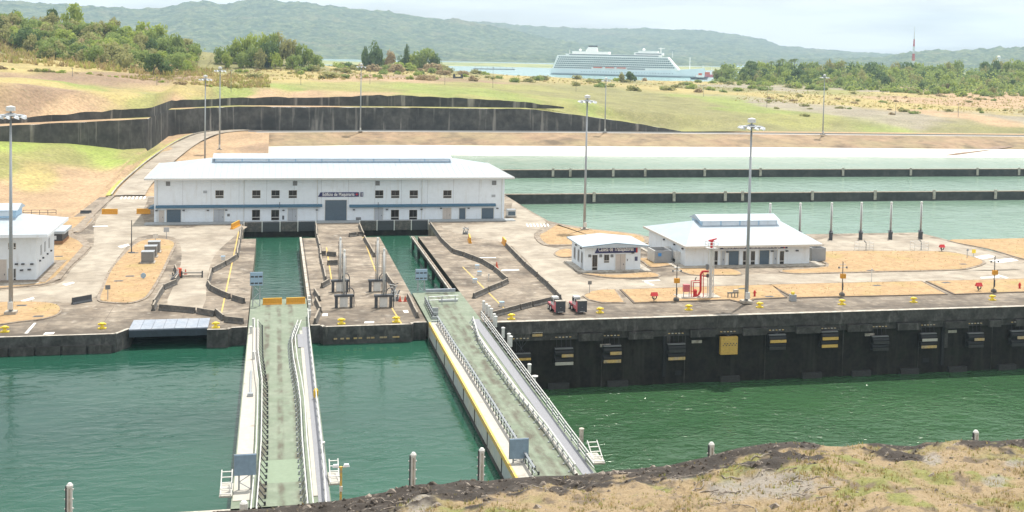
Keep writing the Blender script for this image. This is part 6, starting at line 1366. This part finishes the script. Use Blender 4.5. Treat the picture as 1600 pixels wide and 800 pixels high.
for i, (x, ty) in enumerate(((1127,106),(1166,100),(1174,95),(1205,92),(1217,90),(1222,88),(1236,89),(1241,88),(1262,97),(1270,98),(1319,93),(1334,99),(1348,101),(1366,100),(1290,98),(1420,101),(1496,99),(1534,95),(1544,101),(1582,102))):
    p = PY(x, 120, rn.uniform(900, 985)); p.z = float(ground(p.x, p.y))
    if p: palm('palm in the forest at the right with crown above its neighbours', p, max(8, PY(x, ty+2.0, p.y).z-p.z-1.2), 'palms in the right forest', rn)
# undergrowth that fills the woods between the trees: uncountable leaf clumps
def undergrowth(name, label, cells, mats_, seed, leaf=.75):
    g_ = np.random.default_rng(seed); c = np.array(cells); n_ = len(c); d_ = g_.normal(size=(n_, 3)); d_[:, 2] = np.abs(d_[:, 2])+.2; d_ /= np.linalg.norm(d_, axis=1)[:, None]
    t1 = np.cross(d_, g_.normal(size=(n_, 3))); t1 /= np.linalg.norm(t1, axis=1)[:, None]; t2 = np.cross(d_, t1); s1 = leaf*g_.uniform(.5, 1.4, n_)[:, None]
    v = np.stack([c-t1*s1, c-t2*s1*.8, c+t1*s1, c+t2*s1*.8], 1).reshape(-1, 3); me = bpy.data.meshes.new(name); me.from_pydata(v.tolist(), [], np.arange(4*n_).reshape(-1, 4).tolist())
    for q_ in mats_: me.materials.append(q_)
    k_ = (fbm(c[:, 0], c[:, 1], .08, 3, seed)*6+2).astype(int) % len(mats_); me.polygons.foreach_set('material_index', k_.astype(np.int32)); me.update()
    o_ = bpy.data.objects.new(name, me); COL.objects.link(o_); return tag(o_, label, 'undergrowth', kind='stuff')
cells = []
for i in range(2400):
    x = 1104+515*rn.random(); by = np.interp(x, [1100, 1180, 1250, 1380, 1500, 1600], [125, 130, 135, 142, 147, 149]); f = rn.random(); p = hit(x, by, 560, 1050)
    if p:
        p = PY(x, by, p.y+(985-p.y)*f); p.z = float(ground(p.x, p.y))
        for j in range(9): cells.append((p.x+rn.gauss(0, 2.2), p.y+rn.gauss(0, 3), p.z+rn.random()**1.1*(4+14*f)))
undergrowth('forest_undergrowth', 'dense green undergrowth between the trees of the right forest', cells, [LM['mid'], LM['dark'], LM['bright'], LM['mid']], 4)
cells = []
for i in range(900):
    x = rn.uniform(-15, 310); yl = float(np.interp(x, lowx, lowy)); p = hit(x, yl-2-rn.random()*30, 520, 900)
    if p:
        for j in range(8): cells.append((p.x+rn.gauss(0, 2), p.y+rn.gauss(0, 3), p.z+rn.random()**1.4*4.5))
undergrowth('thicket_undergrowth', 'tangled olive undergrowth of the left hillside thicket', cells, [LM['olive'], LM['mid'], LM['dry'], LM['olive']], 8, .6)
# ------------------------------------------------------------------ grass: uncountable, one object each
def tufts(name, label, pts, hts, mats_, seed, blades=5, wid=.16):
    g = np.random.default_rng(seed); n = len(pts); P = np.repeat(np.array(pts), blades, 0); H_ = np.repeat(np.array(hts), blades)*g.uniform(.6, 1.25, n*blades); N_ = n*blades
    a = g.uniform(0, 2*np.pi, N_); off = np.c_[np.cos(a), np.sin(a), np.zeros(N_)]*(H_*g.uniform(.05, .6, N_))[:, None]; b = g.uniform(0, 2*np.pi, N_); sd_ = np.c_[np.cos(b), np.sin(b), np.zeros(N_)]*(H_*wid*g.uniform(.7,1.4,N_))[:, None]
    base = P+off; tip = base+np.c_[np.cos(a)*H_*.35, np.sin(a)*H_*.35, H_]
    v = np.stack([base-sd_-[0,0,.05], base+sd_-[0,0,.05], tip], 1).reshape(-1, 3)
    me = bpy.data.meshes.new(name); me.from_pydata(v.tolist(), [], np.arange(3*N_).reshape(-1, 3).tolist())
    for q_ in mats_: me.materials.append(q_)
    me.polygons.foreach_set('material_index', np.repeat(g.integers(0, len(mats_), n), blades).astype(np.int32)); me.update()
    o = bpy.data.objects.new(name, me); COL.objects.link(o); return tag(o, label, 'grass', kind='stuff')
M_g1 = leafmat('straw_grass', (.52,.42,.20), (.46,.37,.17)); M_g2 = leafmat('yellow_green_grass', (.40,.40,.12), (.35,.34,.10)); M_g3 = leafmat('tan_grass', (.44,.34,.19), (.38,.29,.15)); M_g4 = leafmat('olive_grass', (.25,.25,.09), (.19,.20,.07))
g = np.random.default_rng(5); px_ = []; hh = []
def fld(n, x0, x1, ylo, yhi, y0, y1, h0, h1):
    c = 0
    for _ in range(n):
        x = g.uniform(x0, x1); y = g.uniform(np.interp(x, ylo[0], ylo[1]), np.interp(x, yhi[0], yhi[1])); d = PY(x, y, 1000.0); t_ = (np.linspace(y0, y1, 120)); zr = CAM_H+(d.z-CAM_H)*t_/1000
        zg = ground(d.x*t_/1000, t_); i = int(np.argmax(zr < zg))
        if i: px_.append((d.x*t_[i]/1000, t_[i], zg[i])); hh.append(g.uniform(h0, h1))
fld(900, -5, 330, ([0,330],[66,112]), ([0,330],[112,122]), 520, 900, 1.2, 2.6)
fld(2200, -5, 420, ([0,420],[124,118]), ([0,420],[146,138]), 480, 900, .6, 1.5)
fld(1500, 330, 1150, ([330,700,1150],[108,108,128]), ([330,700,1150],[126,124,142]), 500, 1100, .4, 1.2)
fld(1500, 1150, 1620, ([1150,1620],[138,152]), ([1150,1620],[158,182]), 480, 1000, .3, .9)
tufts('scrub_grass', 'tall dry grass over the open ground beyond the black wall', px_, hh, [M_g1, M_g2, M_g2, M_g1, M_g3], 6, 7, .3)
# foreground slope: dry grass, stones, clods
g = np.random.default_rng(9); px_ = []; hh = []; sx, sy, sz, sdk = SL
_cy, _cx = np.meshgrid(np.arange(640)/8, np.arange(640)/8-10, indexing='ij'); CLF = fbm(_cx, _cy, .5, 3, 61)
for _ in range(34000):
    x, y = g.uniform(-8, 62), g.uniform(46, 76); z, dk_ = slope_z(x, y); cl_ = CLF[int(y*8) % 640, int((x+10)*8) % 640]
    if (dk_ > .5 and g.random() > .05) or cl_ < g.uniform(-.5, .35): continue
    px_.append((x, y, z)); hh.append(g.uniform(.05, .16)*(1+1.3*max(0, cl_)))
tufts('slope_grass', 'dry tufted grass on the slope in the foreground', px_, hh, [M_g1, M_g3, M_g3, M_g2, M_g4, M_g1], 10, 5, .16)
M_rock = mat('pale_stones', (.36,.31,.26), .9, .3, 3.0, (.16,.13,.11), (.4,.65)); rk = MB()
for _ in range(4200):
    x, y = g.uniform(-10, 62), g.uniform(46, 75); z, dk_ = slope_z(x, y)
    if dk_ < .3 and g.random() > .25: continue
    s = g.uniform(.04, .13)*(1+2.0*(g.random() > .97)); vs = [(x+s*g.uniform(.6,1.4)*u, y+s*g.uniform(.6,1.2)*v, z+s*w*g.uniform(.5,1.0)) for u, v, w in ((-1,-.5,-.3),(1,-.6,-.3),(.9,.7,-.3),(-.8,.8,-.3),(-.3,-.2,.8),(.4,.2,.7))]
    rk.add(vs, [(0,1,4),(1,5,4),(1,2,5),(2,3,5),(3,4,5),(3,0,4)])
o_ = rk.build('slope_stones', M_rock); tag(o_, 'loose pale stones on the dark soil of the foreground slope', 'stones', kind='stuff')
cl_ = MB()
for _ in range(3600):
    x = g.uniform(-10, 62); y = g.uniform(60, 74.6); z, dk_ = slope_z(x, y)
    if dk_ < .6 or g.random() > .6: continue
    s = g.uniform(.05, .17)*(1+1.2*(g.random() > .95)); vs = [(x+s*g.uniform(.6,1.4)*u, y+s*g.uniform(.6,1.3)*v, z+s*w*g.uniform(.5,1.1)) for u, v, w in ((-1,-.5,-.3),(1,-.6,-.3),(.9,.7,-.3),(-.8,.8,-.3),(-.3,-.2,.9),(.4,.2,.8))]
    cl_.add(vs, [(0,1,4),(1,5,4),(1,2,5),(2,3,5),(3,4,5),(3,0,4)])
o_ = cl_.build('soil_clods', mat('dark_soil_clods', (.06,.048,.038), .95, .4, 2.0, (.15,.12,.095), (.45,.65))); tag(o_, 'rough dark soil clods along the crest of the foreground slope', 'soil', kind='stuff')
rt_ = thing('dead_roots', 'pale dead roots and branches lying on the foreground slope', 'roots', (30, 66, float(slope_z(30, 66)[0])))
for i in range(46):
    x0, y0 = (g.uniform(26, 34), g.uniform(60, 68)) if i < 26 else (g.uniform(-4, 50), g.uniform(68, 74)); a = g.uniform(-.6, .6)+(math.pi if g.random() > .5 else 0); pts = []
    for j in range(5): x = x0+math.cos(a)*j*.32; y = y0+math.sin(a)*j*.32; pts.append(Vector((x, y, float(slope_z(x, y)[0])+.03+.05*math.sin(j*1.5)))-rt_.location); a += g.uniform(-.4, .4)
    MB().path(pts, g.uniform(.02, .05), 5).build('root', M_rock, rt_)

# short dry grass that frays the kerbed lawns
g = np.random.default_rng(21); px_ = []; hh = []
def inside(x, y, poly):
    c = False; n = len(poly)
    for i in range(n):
        (x1, y1), (x2, y2) = poly[i], poly[(i+1) % n]
        if (y1 > y) != (y2 > y) and x < (x2-x1)*(y-y1)/(y2-y1)+x1: c = not c
    return c
for nm, pl in isl:
    w = xy(pl); x0, x1 = max(-60, min(p[0] for p in w)), min(160, max(p[0] for p in w)); y0, y1 = min(p[1] for p in w), max(p[1] for p in w); wi = inset(w, .35)
    for _ in range(int((x1-x0)*(y1-y0)*1.1)):
        x, y = g.uniform(x0, x1), g.uniform(y0, y1)
        if inside(x, y, w) and (not inside(x, y, wi) or g.random() < .55): px_.append((x, y, .15)); hh.append(g.uniform(.05, .16))
tufts('lawn_grass', 'short dry grass tufts on the kerbed lawns of the quay', px_, hh, [M_g1, M_g3, M_g4, M_g3], 22, 4, .3)
# ------------------------------------------------------------------ haze
hv = bpy.data.materials.new('haze_air'); hv.use_nodes = True; t = hv.node_tree; t.nodes.clear()
o_ = t.nodes.new('ShaderNodeOutputMaterial'); pv = t.nodes.new('ShaderNodeVolumePrincipled')
pv.inputs['Color'].default_value = (.60,.81,1.0,1); pv.inputs['Density'].default_value = HAZE; pv.inputs['Anisotropy'].default_value = 0.2
t.links.new(pv.outputs[0], o_.inputs['Volume'])
hb = MB().box(-3600, 6200, -400, 8600, -70, 420).build('haze', hv); tag(hb, 'pale blue haze over the whole valley', 'haze', kind='stuff')
hb.display_type = 'WIRE'
